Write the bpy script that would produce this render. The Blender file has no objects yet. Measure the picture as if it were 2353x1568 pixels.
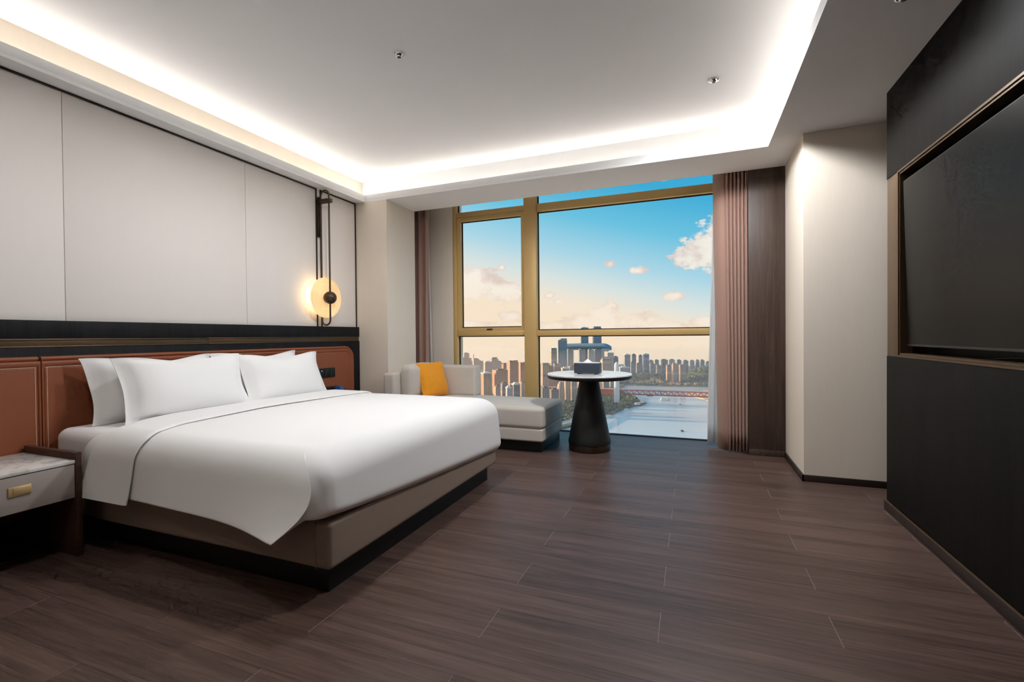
import bpy, bmesh, math, random
from mathutils import Matrix, Vector
R = math.radians
random.seed(7)
SC = bpy.context.scene
COL = SC.collection

# ------------------------------------------------------------------ camera
YAW, PITCH, ROLL, FPX = R(21.2575), R(-0.63), R(-0.5116), 1064.24
cam_d = bpy.data.cameras.new('camera')
cam = bpy.data.objects.new('camera', cam_d); COL.objects.link(cam)
_f = Vector((-math.sin(YAW)*math.cos(PITCH), math.cos(YAW)*math.cos(PITCH), math.sin(PITCH)))
_r = Vector((math.cos(YAW), math.sin(YAW), 0)); _u = _r.cross(_f)
_c, _s = math.cos(ROLL), math.sin(ROLL)
r2, u2 = _c*_r + _s*_u, -_s*_r + _c*_u
mw = Matrix.Identity(4)
for i in range(3):
    mw[i][0], mw[i][1], mw[i][2] = r2[i], u2[i], -_f[i]
mw[2][3] = 1.1
cam.matrix_world = mw
cam_d.sensor_width = 36.0; cam_d.lens = FPX*36/2353
cam_d.clip_start = 0.05; cam_d.clip_end = 20000
SC.camera = cam

SC.view_settings.view_transform = 'Standard'; SC.view_settings.look = 'None'
SC.view_settings.gamma = 1.0; SC.view_settings.use_curve_mapping = False
SC.view_settings.exposure = 0.0
SC.cycles.max_bounces = 8; SC.cycles.diffuse_bounces = 5; SC.cycles.glossy_bounces = 3
SC.cycles.transparent_max_bounces = 12; SC.cycles.caustics_reflective = False; SC.cycles.caustics_refractive = False
SC.cycles.sample_clamp_indirect = 10.0
SC.cycles.use_denoising = True
SC.cycles.use_adaptive_sampling = True; SC.cycles.adaptive_threshold = .05; SC.cycles.adaptive_min_samples = 12; SC.cycles.use_light_tree = False

# ------------------------------------------------------------------ node helpers
def srgb(r, g, b):
    f = lambda c: c/12.92 if c <= .04045 else ((c+.055)/1.055)**2.4
    return (f(r/255), f(g/255), f(b/255), 1)

class NT:
    def __init__(s, tree): s.t = tree; s.n = tree.nodes; s.l = tree.links
    def add(s, typ, **kw):
        n = s.n.new(typ)
        for k, v in kw.items():
            if k == 'ins':
                for kk, vv in v.items():
                    if hasattr(vv, 'is_linked'): s.l.new(vv, n.inputs[kk])
                    else: n.inputs[kk].default_value = vv
            else: setattr(n, k, v)
        return n
    def math(s, op, a, b=0.0, c=None, clamp=False):
        ins = {0: a, 1: b}
        if c is not None: ins[2] = c
        return s.add('ShaderNodeMath', operation=op, use_clamp=clamp, ins=ins).outputs[0]
    def sstep(s, v, lo, hi):
        return s.add('ShaderNodeMapRange', interpolation_type='SMOOTHSTEP', ins={'Value': v, 'From Min': lo, 'From Max': hi}).outputs[0]
    def mix(s, fac, a, b, blend='MIX'):
        n = s.add('ShaderNodeMix', data_type='RGBA', blend_type=blend)
        for sock, v in ((n.inputs[0], fac), (n.inputs[6], a), (n.inputs[7], b)):
            if hasattr(v, 'is_linked'): s.l.new(v, sock)
            else: sock.default_value = v
        return n.outputs[2]
    def ramp(s, fac, stops):
        n = s.add('ShaderNodeValToRGB'); e = n.color_ramp.elements
        while len(e) > 1: e.remove(e[-1])
        e[0].position, e[0].color = stops[0]
        for p, c in stops[1:]:
            q = e.new(p); q.color = c
        s.l.new(fac, n.inputs[0]); return n.outputs[0]
    def noise(s, vec, scale, detail=4, rough=.55, dist=0.0):
        return s.add('ShaderNodeTexNoise', ins={'Vector': vec, 'Scale': scale, 'Detail': detail, 'Roughness': rough, 'Distortion': dist}).outputs[0]
    def mapping(s, vec, scale=(1,1,1), loc=(0,0,0), rot=(0,0,0)):
        return s.add('ShaderNodeMapping', ins={0: vec, 1: loc, 2: rot, 3: scale}).outputs[0]

# ------------------------------------------------------------------ sky
world = bpy.data.worlds.new('sky'); SC.world = world; world.use_nodes = True
world.cycles.sampling_method = 'MANUAL'; world.cycles.sample_map_resolution = 256
w = NT(world.node_tree); w.n.clear()
wd = w.add('ShaderNodeTexCoord').outputs['Generated']
wx = w.add('ShaderNodeSeparateXYZ', ins={0: wd})
az = w.math('MULTIPLY', w.math('ARCTAN2', wx.outputs[0], wx.outputs[1]), 57.2958)
el = w.math('MULTIPLY', w.math('ARCSINE', wx.outputs[2]), 57.2958)
# the sun stands low on the left, so the sky is deeper blue to the right
shift = w.math('MULTIPLY', w.math('SINE', w.math('MULTIPLY', w.math('ADD', az, 7.0), 0.0349)), 6.8)
ee = w.math('DIVIDE', w.math('ADD', el, shift), 90.0, clamp=True)
skyc = w.ramp(ee, [(0.0, srgb(253,230,204)), (0.028, srgb(248,232,214)), (0.055, srgb(222,230,228)), (0.09, srgb(176,217,234)),
                   (0.14, srgb(112,197,228)), (0.195, srgb(64,174,219)), (0.4, srgb(60,152,208)), (1.0, srgb(60,140,200))])
pv = w.add('ShaderNodeCombineXYZ', ins={0: az, 1: el, 2: 0.0}).outputs[0]
fb = w.noise(w.mapping(pv, (0.75, 1.0, 1)), 0.62, 7, .62)
fb2 = w.noise(w.mapping(pv, (0.7, 1.0, 1), (3.1, 7.7, 0)), 0.28, 4, .6)
CL = [(-26.0,6.6,4.6,2.3),(-22.0,5.4,3.2,1.8),(-29.5,6.6,3.5,2.2),(2.4,9.4,3.4,2.6),(-.2,9.0,2.2,1.5),(3.6,11.6,2.6,2.0),(-9.2,8.6,.75,.5),(-5.9,7.6,1.3,.55),(-1.9,4.5,1.4,.6),(-3.2,17.8,1.3,.4),
      (-9.6,2.2,2.2,2.2),(-12.2,1.6,2.6,1.1),(-5.4,1.4,3.4,1.2),(-2.6,.9,3.4,.7),(-15.8,1.2,2.6,.7),(-22.5,8.4,.7,.4),(-21.0,2.3,2.0,.9),(-16.6,4.9,.8,.5),(-15.6,4.2,.6,.4),(1.5,1.4,2.4,.7),(-27.5,1.5,5,.5),
      (9.0,4.0,4.0,1.8),(14.0,10.0,5.0,2.6),(22.0,3.0,6.0,1.4),(-38.0,9.0,5.0,2.4),(-44.0,3.0,7.0,1.5),(-52.0,14.0,6.0,2.6)]
best = None
for a0, e0, ra, re in CL:
    v = w.add('ShaderNodeVectorMath', operation='MULTIPLY_ADD', ins={0: pv, 1: (1/ra, 1/re, 0), 2: (-a0/ra, -e0/re, 0)}).outputs[0]
    d = w.add('ShaderNodeVectorMath', operation='LENGTH', ins={0: v}).outputs['Value']
    best = d if best is None else w.math('MINIMUM', best, d)
m = w.math('ADD', w.math('SUBTRACT', 1.0, best), w.math('MULTIPLY', w.math('SUBTRACT', fb, .5), 2.4))
cloud = w.sstep(m, 0.0, 0.30)
wide = w.math('MULTIPLY', w.sstep(w.noise(wd, 3.0, 5, .6), .56, .70), w.sstep(w.math('ABSOLUTE', w.math('ADD', az, 12.0)), 55.0, 75.0))
cloud = w.math('MAXIMUM', cloud, wide)
shade = w.sstep(w.math('ADD', fb2, w.math('MULTIPLY', m, .25)), .42, .72)
lowwarm = w.sstep(el, 1.0, 9.0)
ccol = w.mix(shade, srgb(226,204,196), srgb(255,244,232))
ccol = w.mix(lowwarm, w.mix(.45, ccol, srgb(253,226,200)), ccol)
col = w.mix(w.math('MULTIPLY', cloud, .93), skyc, ccol)
streak = w.math('MULTIPLY', w.sstep(w.noise(w.mapping(pv, (.12, 1.1, 1)), 0.5, 5, .6), .50, .75), w.math('SUBTRACT', 1.0, w.sstep(el, 0.0, 7.0)))
col = w.mix(w.math('MULTIPLY', streak, .14), col, srgb(255,238,222))
# glow added around the low sun, out of view left, to brighten the room
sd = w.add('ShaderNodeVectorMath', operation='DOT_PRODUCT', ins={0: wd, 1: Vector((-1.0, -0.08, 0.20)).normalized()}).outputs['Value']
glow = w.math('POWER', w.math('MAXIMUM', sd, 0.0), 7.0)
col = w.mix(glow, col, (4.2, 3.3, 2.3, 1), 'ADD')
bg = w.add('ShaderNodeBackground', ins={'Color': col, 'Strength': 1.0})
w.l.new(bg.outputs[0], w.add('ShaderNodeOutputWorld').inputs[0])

# low evening sun from the left, grazing past the window wall
sun_d = bpy.data.lights.new('sun', 'SUN'); sun_d.energy = 8.0; sun_d.color = (1.0, .56, .26); sun_d.angle = R(1.0)
sun = bpy.data.objects.new('sun', sun_d); COL.objects.link(sun)
sun.rotation_euler = Vector((1.0, 0.08, -0.20)).to_track_quat('-Z', 'Y').to_euler()

# ------------------------------------------------------------------ lights of the room
ZS, ZT = 2.575, 2.84            # soffit, tray ceiling
XL, XR = -3.456, 1.123          # bed wall, media wall
TX0, TX1, TY0, TY1 = -3.327, 0.565, -0.55, 4.152   # tray opening
LD = .129                       # depth of the light cove behind the lip
def area(name, loc, sx, sy, energy, color, rot=(0,0,0)):
    d = bpy.data.lights.new(name, 'AREA'); d.shape = 'RECTANGLE'; d.size = sx; d.size_y = sy; d.energy = energy; d.color = color
    o = bpy.data.objects.new(name, d); COL.objects.link(o); o.location = loc; o.rotation_euler = rot; return o
WARM = (1.0, .975, .935)
CE = 2.3       # watts per metre of strip
def aim(o, d): o.rotation_euler = Vector(d).to_track_quat('-Z', 'Y').to_euler()
ZC = 2.640
def strip_light(name, loc, length, along, d, energy):
    """LED tape on the cove's back wall, tilted up towards the middle of the tray"""
    l = bpy.data.lights.new(name, 'AREA'); l.shape = 'RECTANGLE'; l.size = length; l.size_y = .012; l.energy = energy*length; l.color = WARM
    o = bpy.data.objects.new(name, l); COL.objects.link(o)
    z = -Vector(d).normalized(); x = Vector(along).normalized(); y = z.cross(x)
    m_ = Matrix((x, y, z)).transposed().to_4x4(); m_.translation = Vector(loc); o.matrix_world = m_
strip_light('cove_strip_left', (TX0-LD+.016, (TY0+TY1)/2, ZC), TY1-TY0, (0,1,0), (1,0,.22), CE)
strip_light('cove_strip_right', (TX1+LD-.016, (TY0+TY1)/2, ZC), TY1-TY0, (0,1,0), (-1,0,.22), CE*.5)
strip_light('cove_strip_far', ((TX0+TX1)/2, TY1+LD-.016, ZC), TX1-TX0, (1,0,0), (0,-1,.22), CE*.65)
strip_light('cove_strip_near', ((TX0+TX1)/2, TY0-LD+.016, ZC), TX1-TX0, (1,0,0), (0,1,.22), CE)
pt = area('window_portal', (-1.1, 5.26, 1.4), 3.4, 2.9, 1, (1,1,1), (R(-90),0,0)); pt.data.cycles.is_portal = True

# ------------------------------------------------------------------ mesh helpers
def wloc(o):
    v = Vector((0,0,0))
    while o is not None: v += o.location; o = o.parent
    return v
def mk(name, verts, faces, mat, parent=None, smooth=None, local=False, mats=None, midx=None, base=None):
    """one mesh object; verts in world metres (local=True: in the parent's frame)"""
    vs = [Vector(v) for v in verts]
    if parent is not None:
        off = Vector((0,0,0)) if local else wloc(parent)
    elif base is not None: off = Vector(base)
    else:
        lo = [min(v[i] for v in vs) for i in range(3)]; hi = [max(v[i] for v in vs) for i in range(3)]
        off = Vector(((lo[0]+hi[0])/2, (lo[1]+hi[1])/2, lo[2]))
    me = bpy.data.meshes.new(name)
    me.from_pydata([v-off for v in vs], [], faces)
    for m_ in (mats or [mat]): me.materials.append(m_)
    if midx: me.polygons.foreach_set('material_index', midx)
    me.validate(); me.update()
    bm = bmesh.new(); bm.from_mesh(me); bmesh.ops.recalc_face_normals(bm, faces=bm.faces); bm.to_mesh(me); bm.free()
    if smooth is not None:
        me.polygons.foreach_set('use_smooth', [True]*len(me.polygons))
        if smooth < 179: me.set_sharp_from_angle(angle=R(smooth))
    o = bpy.data.objects.new(name, me); COL.objects.link(o)
    if parent is not None: o.parent = parent
    else: o.location = off
    return o
def tag(o, label=None, cat=None, group=None, kind=None):
    if label: o['label'] = label
    if cat: o['category'] = cat
    if group: o['group'] = group
    if kind: o['kind'] = kind
    return o
def thing(name, label, cat, loc=(0,0,0), rotz=0, group=None):
    o = bpy.data.objects.new(name, None); COL.objects.link(o); o.empty_display_size = .1
    o.location = loc; o.rotation_euler = (0,0,rotz)
    return tag(o, label, cat, group)
def struct(o, label): return tag(o, label, kind='structure')

class MB:
    def __init__(s): s.v = []; s.f = []
    def box(s, x0, x1, y0, y1, z0, z1):
        n = len(s.v)
        s.v += [(x0,y0,z0),(x1,y0,z0),(x1,y1,z0),(x0,y1,z0),(x0,y0,z1),(x1,y0,z1),(x1,y1,z1),(x0,y1,z1)]
        s.f += [tuple(n+i for i in q) for q in ((0,3,2,1),(4,5,6,7),(0,1,5,4),(1,2,6,5),(2,3,7,6),(3,0,4,7))]; return s
    def grid(s, pts, closed_u=False, closed_v=False):
        nu, nv, n = len(pts), len(pts[0]), len(s.v)
        for row in pts: s.v += [tuple(p) for p in row]
        for i in range(nu if closed_u else nu-1):
            for j in range(nv if closed_v else nv-1):
                a, b = i, (i+1) % nu; c, d = j, (j+1) % nv
                s.f.append((n+a*nv+c, n+b*nv+c, n+b*nv+d, n+a*nv+d))
        return s
    def fan(s, ring):
        n = len(s.v); s.v += [tuple(p) for p in ring]; s.f.append(tuple(range(n, n+len(ring)))); return s
    def tube(s, path, r, seg=10, closed=False):
        P = [Vector(p) for p in path]; rings = []; up = None
        for i, p in enumerate(P):
            if closed: t = (P[(i+1) % len(P)]-P[i-1])
            else: t = P[min(i+1, len(P)-1)]-P[max(i-1, 0)]
            t.normalize()
            if up is None: up = t.orthogonal().normalized()
            else:
                up = (up - t*up.dot(t))
                up = up.normalized() if up.length > 1e-6 else t.orthogonal().normalized()
            b = t.cross(up)
            rings.append([p + (up*math.cos(2*math.pi*k/seg) + b*math.sin(2*math.pi*k/seg))*r for k in range(seg)])
        s.grid(rings, closed_u=closed, closed_v=True)
        if not closed: s.fan(rings[0]); s.fan(rings[-1])
        return s
    def lathe(s, prof, c=(0,0,0), seg=48):
        rings = [[(c[0]+r*math.cos(2*math.pi*k/seg), c[1]+r*math.sin(2*math.pi*k/seg), c[2]+z) for k in range(seg)] for r, z in prof]
        return s.grid(rings, closed_v=True)
    def prism(s, poly, z0, z1):
        n, k = len(s.v), len(poly)
        s.v += [(x,y,z0) for x,y in poly] + [(x,y,z1) for x,y in poly]
        s.f += [tuple(range(n, n+k)), tuple(range(n+k, n+2*k))] + [(n+i, n+(i+1) % k, n+k+(i+1) % k, n+k+i) for i in range(k)]; return s
    def put(s, name, mat, parent=None, smooth=None, **kw): return mk(name, s.v, s.f, mat, parent, smooth, **kw)

def bbox(name, x0, x1, y0, y1, z0, z1, mat, parent=None, r=.003, **kw):
    """box with a small bevel"""
    bm = bmesh.new(); bmesh.ops.create_cube(bm, size=1)
    for v in bm.verts: v.co = Vector(((x0+x1)/2+v.co.x*(x1-x0), (y0+y1)/2+v.co.y*(y1-y0), (z0+z1)/2+v.co.z*(z1-z0)))
    r = min(r, .3*min(x1-x0, y1-y0, z1-z0))
    bmesh.ops.bevel(bm, geom=list(bm.edges), offset=r, segments=2, profile=.5, affect='EDGES')
    bm.verts.index_update()
    vs = [v.co.copy() for v in bm.verts]; fs = [tuple(v.index for v in f.verts) for f in bm.faces]; bm.free()
    return mk(name, vs, fs, mat, parent, 40, **kw)

def soft(name, x0, x1, y0, y1, z0, z1, mat, parent=None, r=.04, puff=(0,0,0), n=10, warp=None, xform=None, **kw):
    """rounded, slightly stuffed box (cushions, mattress)"""
    h = [(x1-x0)/2, (y1-y0)/2, (z1-z0)/2]; c = Vector(((x0+x1)/2, (y0+y1)/2, (z0+z1)/2)); r = min(r, min(h)*.98)
    def axis(hh):
        a = [-hh + r*t for t in (0,.2,.45,.75,1)]; m = [-hh+r + (2*hh-2*r)*i/n for i in range(1, n)]
        return a + m + [-x for x in reversed(a)]
    A = [axis(q) for q in h]; idx = {}; V = []; F = []
    def vid(p):
        k = tuple(round(x, 6) for x in p)
        if k in idx: return idx[k]
        inner = [max(-(h[i]-r), min(h[i]-r, p[i])) for i in range(3)]
        nrm = Vector([p[i]-inner[i] for i in range(3)]).normalized()
        q = Vector(inner) + nrm*r
        u = [1-(p[i]/h[i])**2 for i in range(3)]
        for i in range(3):
            o = [j for j in range(3) if j != i]
            q[i] += math.copysign(1, p[i])*puff[i]*max(0, u[o[0]])**.6*max(0, u[o[1]])**.6*(abs(p[i])/h[i])
        if warp: q = warp(q, p, h)
        q = q + c
        if xform: q = xform(q)
        idx[k] = len(V); V.append(q); return idx[k]
    for ax in range(3):
        a, b = [i for i in range(3) if i != ax]
        for sgn in (-1, 1):
            for i in range(len(A[a])-1):
                for j in range(len(A[b])-1):
                    quad = []
                    for (ii, jj) in ((i,j),(i+1,j),(i+1,j+1),(i,j+1)):
                        p = [0,0,0]; p[ax] = sgn*h[ax]; p[a] = A[a][ii]; p[b] = A[b][jj]; quad.append(vid(p))
                    if len(set(quad)) == 4: F.append(tuple(quad))
    return mk(name, V, F, mat, parent, 180, **kw)

# ------------------------------------------------------------------ materials
def new_mat(name):
    m = bpy.data.materials.new(name); m.use_nodes = True; t = NT(m.node_tree)
    p = t.n['Principled BSDF']; return m, t, p
def plain(name, col, rough=.5, metal=0.0, spec=.5, var=0.0, vscale=8.0, bump=0.0, bscale=200.0, stretch=(1,1,1), emis=None, estr=0.0, coat=0.0, sheen=0.0):
    m, t, p = new_mat(name)
    p.inputs['Roughness'].default_value = rough; p.inputs['Metallic'].default_value = metal
    p.inputs['Specular IOR Level'].default_value = spec
    p.inputs['Coat Weight'].default_value = coat; p.inputs['Sheen Weight'].default_value = sheen
    obj = t.add('ShaderNodeTexCoord').outputs['Object']
    vec = t.mapping(obj, stretch)
    n1 = t.noise(vec, vscale, 5, .6)
    dark = tuple(c*(1-var) for c in col[:3]) + (1,); lite = tuple(min(1, c*(1+var)) for c in col[:3]) + (1,)
    t.l.new(t.mix(n1, dark, lite), p.inputs['Base Color'])
    if bump:
        n2 = t.noise(vec, bscale, 3, .5)
        b = t.add('ShaderNodeBump', ins={'Height': n2, 'Strength': bump, 'Distance': .002}); t.l.new(b.outputs[0], p.inputs['Normal'])
    if emis: p.inputs['Emission Color'].default_value = emis; p.inputs['Emission Strength'].default_value = estr
    return m
def wood(name, c0, c1, rough=.45, axis='z', scale=1.0, spec=.4, bump=.15, rnd=0.0, coat=0.0):
    """fine straight-grained veneer, grain along the given axis"""
    m, t, p = new_mat(name)
    obj = t.add('ShaderNodeTexCoord').outputs['Object']
    if rnd:
        oi = t.add('ShaderNodeObjectInfo').outputs['Random']
        obj = t.add('ShaderNodeVectorMath', operation='ADD', ins={0: obj, 1: t.add('ShaderNodeCombineXYZ', ins={0: t.math('MULTIPLY', oi, 37.0), 1: t.math('MULTIPLY', oi, 91.0), 2: 0.0}).outputs[0]}).outputs[0]
    st = {'x': (.035,1,1), 'y': (1,.035,1), 'z': (1,1,.03)}[axis]
    v = t.mapping(obj, tuple(scale*s for s in st))
    fine = t.noise(v, 180, 4, .7, .3); mid = t.noise(v, 30, 6, .6, 1.2); big = t.noise(v, 7, 4, .5, .8)
    g = t.math('ADD', t.math('MULTIPLY', fine, .40), t.math('ADD', t.math('MULTIPLY', mid, .42), t.math('MULTIPLY', big, .30)))
    g = t.sstep(g, .38, .74)
    colr = t.mix(g, c0, c1)
    if rnd: colr = t.mix(1.0, colr, t.ramp(oi, [(0, (1-rnd,)*3+(1,)), (1, (1+rnd,)*3+(1,))]), 'MULTIPLY')
    t.l.new(colr, p.inputs['Base Color'])
    p.inputs['Roughness'].default_value = rough; p.inputs['Specular IOR Level'].default_value = spec; p.inputs['Coat Weight'].default_value = coat
    t.l.new(t.add('ShaderNodeBump', ins={'Height': g, 'Strength': bump, 'Distance': .001}).outputs[0], p.inputs['Normal'])
    return m
def cloth(name, col, rough=.9, var=.06, thread=700.0, bump=.3, soft_scale=3.0, soft_bump=.0, stretch=(1,1,1), speck=0.0, sheen=.2):
    m, t, p = new_mat(name)
    obj = t.add('ShaderNodeTexCoord').outputs['Object']; v = t.mapping(obj, stretch)
    n = t.noise(v, thread, 2, .6); n0 = t.noise(v, 12, 4, .6)
    dark = tuple(c*(1-var-speck) for c in col[:3])+(1,); lite = tuple(min(1,c*(1+var+speck)) for c in col[:3])+(1,)
    c1 = t.mix(t.math('ADD', t.math('MULTIPLY', n, .6), t.math('MULTIPLY', n0, .4)), dark, lite)
    t.l.new(c1, p.inputs['Base Color']); p.inputs['Roughness'].default_value = rough; p.inputs['Specular IOR Level'].default_value = .2
    p.inputs['Sheen Weight'].default_value = sheen
    b = t.add('ShaderNodeBump', ins={'Height': n, 'Strength': bump, 'Distance': .001})
    if soft_bump:
        b2 = t.add('ShaderNodeBump', ins={'Height': t.noise(t.mapping(obj, (1,1,1)), soft_scale, 3, .5, .6), 'Strength': soft_bump, 'Distance': .03, 'Normal': b.outputs[0]}); b = b2
    t.l.new(b.outputs[0], p.inputs['Normal']); return m
def marble(name, c0, c1):
    m, t, p = new_mat(name)
    obj = t.add('ShaderNodeTexCoord').outputs['Object']
    n = t.noise(obj, 3.5, 8, .62, 1.6); v = t.math('ABSOLUTE', t.math('SUBTRACT', n, .5)); v = t.sstep(v, 0.0, .075)
    n2 = t.noise(obj, 9, 6, .6, .8)
    t.l.new(t.mix(t.math('MULTIPLY', t.math('SUBTRACT', 1.0, t.math('MULTIPLY', v, .8)), n2), c0, c1), p.inputs['Base Color'])
    p.inputs['Roughness'].default_value = .18; return m

M = {}
M['paint'] = plain('ceiling_paint', srgb(239,239,239), .85, var=.012, vscale=3, bump=.05, bscale=300)
M['wallpaper'] = cloth('woven_wallpaper', srgb(226,215,201), .85, .06, 160, .25, stretch=(1,1,.06), sheen=0)
M['fabric_panel'] = cloth('wall_fabric', srgb(233,226,220), .85, .03, 260, .18, stretch=(1,1,.10), sheen=0)
M['seam'] = plain('panel_seam', srgb(176,160,138), .7)
M['bronze_dark'] = plain('dark_bronze_strip', srgb(58,46,38), .38, .6, var=.1)
M['bronze'] = plain('bronze_metal', srgb(108,86,64), .42, .55, var=.08, vscale=3, stretch=(1,.1,4))
M['rail'] = plain('bronze_rail', srgb(92,72,52), .36, .6, var=.12, vscale=3)
M['black_wood'] = wood('black_oak', srgb(14,14,16), srgb(32,31,34), .6, 'z', 1.0, .2)
M['media_wood'] = wood('dark_veneer', srgb(11,10,9), srgb(26,23,21), .62, 'z', 1.0, .12)
M['brown_wood'] = wood('brown_veneer', srgb(52,39,33), srgb(84,66,57), .5, 'z', 1.0)
M['walnut'] = wood('walnut', srgb(54,36,28), srgb(88,61,48), .45, 'x', 1.0)
M['floor'] = wood('floor_plank', srgb(60,45,40), srgb(104,82,74), .40, 'x', .8, .30, .12, .02)
M['subfloor'] = plain('joint_filler', srgb(140,122,110), .7)
M['skirting'] = plain('dark_skirting', srgb(44,34,30), .4, var=.1)
M['leather'] = plain('tan_leather', srgb(138,77,49), .5, spec=.4, var=.10, vscale=5, bump=.25, bscale=420)
M['thread'] = plain('stitch_thread', srgb(222,196,168), .8)
M['white_linen'] = cloth('white_linen', srgb(238,237,236), .88, .012, 900, .10, 2.2, .12, sheen=.1)
M['sheet'] = cloth('white_sheet', srgb(232,230,229), .88, .012, 900, .10, 2.6, .08, sheen=.1)
M['bed_fabric'] = cloth('taupe_leatherette', srgb(150,134,122), .62, .03, 500, .15, sheen=0)
M['black'] = plain('black_lacquer', srgb(16,15,15), .45, var=.2)
M['daybed'] = cloth('grey_boucle', srgb(206,199,190), .95, .05, 330, .7, speck=.10, sheen=.3)
M['orange'] = cloth('orange_satin', srgb(240,158,34), .6, .05, 800, .08, 22, .35, sheen=.2)
M['marble'] = marble('grey_marble', srgb(224,220,216), srgb(150,142,138))
M['marble_white'] = marble('white_marble', srgb(240,242,244), srgb(212,214,218))
M['drawer'] = plain('taupe_lacquer', srgb(164,153,147), .4, var=.02)
M['gold'] = plain('brushed_gold', srgb(232,200,148), .34, .6, var=.08, vscale=30, stretch=(1,.1,1))
M['black_metal'] = plain('black_powder_coat', srgb(15,15,15), .55, var=.1, bump=.1, bscale=900)
M['table_ring'] = plain('bronze_foot_ring', srgb(58,42,34), .35, .5)
M['alu'] = plain('gold_anodised_aluminium', srgb(206,172,112), .42, .2, var=.04, vscale=2, stretch=(1,1,.2))
M['gasket'] = plain('black_gasket', srgb(18,17,15), .7)
M['curtain'] = cloth('mauve_brown_curtain', srgb(160,128,115), .9, .05, 420, .25, stretch=(1,1,.3), sheen=.2)
M['screen'] = plain('tv_screen', srgb(7,7,8), .30, spec=.14)
M['plastic'] = plain('black_plastic', srgb(20,20,21), .35)
M['lamp_bronze'] = plain('lamp_bronze', srgb(74,58,46), .36, .5, var=.15)
M['chrome'] = plain('chrome', srgb(225,222,218), .12, 1.0)
M['tissue'] = plain('tissue_paper', srgb(245,245,245), .9)
M['box_blue'] = plain('slate_leatherette', srgb(50,60,74), .5, var=.04, bump=.1)
M['blue'] = plain('blue_card', srgb(24,96,170), .4)
M['white_plastic'] = plain('white_plastic', srgb(235,235,235), .4)
def glass():
    m, t, p = new_mat('window_glass'); t.n.remove(p)
    tr = t.add('ShaderNodeBsdfTransparent', ins={0: (.97,.985,.98,1)}); gl = t.add('ShaderNodeBsdfGlossy', ins={'Roughness': .02, 'Color': (.9,.95,1,1)})
    mx = t.add('ShaderNodeMixShader', ins={0: .0, 1: tr.outputs[0], 2: gl.outputs[0]}); t.l.new(mx.outputs[0], t.n['Material Output'].inputs[0]); return m
M['glass'] = glass()
def sheer():
    m, t, p = new_mat('sheer_voile'); t.n.remove(p)
    df = t.add('ShaderNodeBsdfDiffuse', ins={0: srgb(240,240,240)}); tl = t.add('ShaderNodeBsdfTranslucent', ins={0: srgb(236,236,238)})
    a = t.add('ShaderNodeMixShader', ins={0: .5, 1: df.outputs[0], 2: tl.outputs[0]}); tr = t.add('ShaderNodeBsdfTransparent')
    b = t.add('ShaderNodeMixShader', ins={0: .12, 1: a.outputs[0], 2: tr.outputs[0]}); t.l.new(b.outputs[0], t.n['Material Output'].inputs[0]); return m
M['sheer'] = sheer()
def lampglass():
    m, t, p = new_mat('amber_ribbed_glass')
    p.inputs['Base Color'].default_value = srgb(240,214,170); p.inputs['Roughness'].default_value = .35
    p.inputs['Emission Color'].default_value = srgb(255,216,160); p.inputs['Emission Strength'].default_value = .30
    return m
M['lamp_glass'] = lampglass()
M['lamp_core'] = plain('lamp_diffuser', srgb(255,236,200), .6, emis=srgb(255,232,190), estr=.62)
M['led'] = plain('led_strip', srgb(255,240,220), .6, emis=(1,.87,.72,1), estr=6.0)
# ================================================================== THE ROOM
# floor: a slab with every plank a piece of its own
floor = MB().box(XL-.15, 1.6, -1.7, 5.2, -.16, -.0012).put('floor', M['subfloor'], base=(0,0,0)); struct(floor, 'dark brown wood plank floor')
_pl = {}
def plank_mesh(L, W):
    k = (round(L, 3), round(W, 3))
    if k not in _pl:
        b, g, e = .0008, .00015, .0011
        x, y = L/2-e, W/2-g
        V = [(-x,-y,-.0028),(x,-y,-.0028),(x,y,-.0028),(-x,y,-.0028),(-x,-y,-b),(x,-y,-b),(x,y,-b),(-x,y,-b),(-x+b,-y+b*.4,0),(x-b,-y+b*.4,0),(x-b,y-b*.4,0),(-x+b,y-b*.4,0)]
        F = [(8,9,10,11)] + [(i,(i+1)%4,4+(i+1)%4,4+i) for i in range(4)] + [(4+i,4+(i+1)%4,8+(i+1)%4,8+i) for i in range(4)]
        me = bpy.data.meshes.new('plank'); me.from_pydata(V, [], F); me.materials.append(M['floor']); _pl[k] = me
    return _pl[k]
PW, PLEN = .1975, 1.22
row = -8
while True:
    y1 = 3.689 - PW*row; y0 = y1-PW
    if y1 <= -1.6: break
    yy0, yy1 = max(y0, -1.6), min(y1, 5.15)
    if yy1 - yy0 > .01:
        xo = (.49 if row % 2 == 0 else 1.10) + 10*PLEN
        while xo > XL:
            a, b = max(xo-PLEN, XL), min(xo, 1.45)
            if b - a > .02:
                o = bpy.data.objects.new('plank', plank_mesh(b-a, yy1-yy0)); COL.objects.link(o); o.parent = floor
                o.location = ((a+b)/2, (yy0+yy1)/2, 0)
            xo -= PLEN
    row += 1

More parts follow.
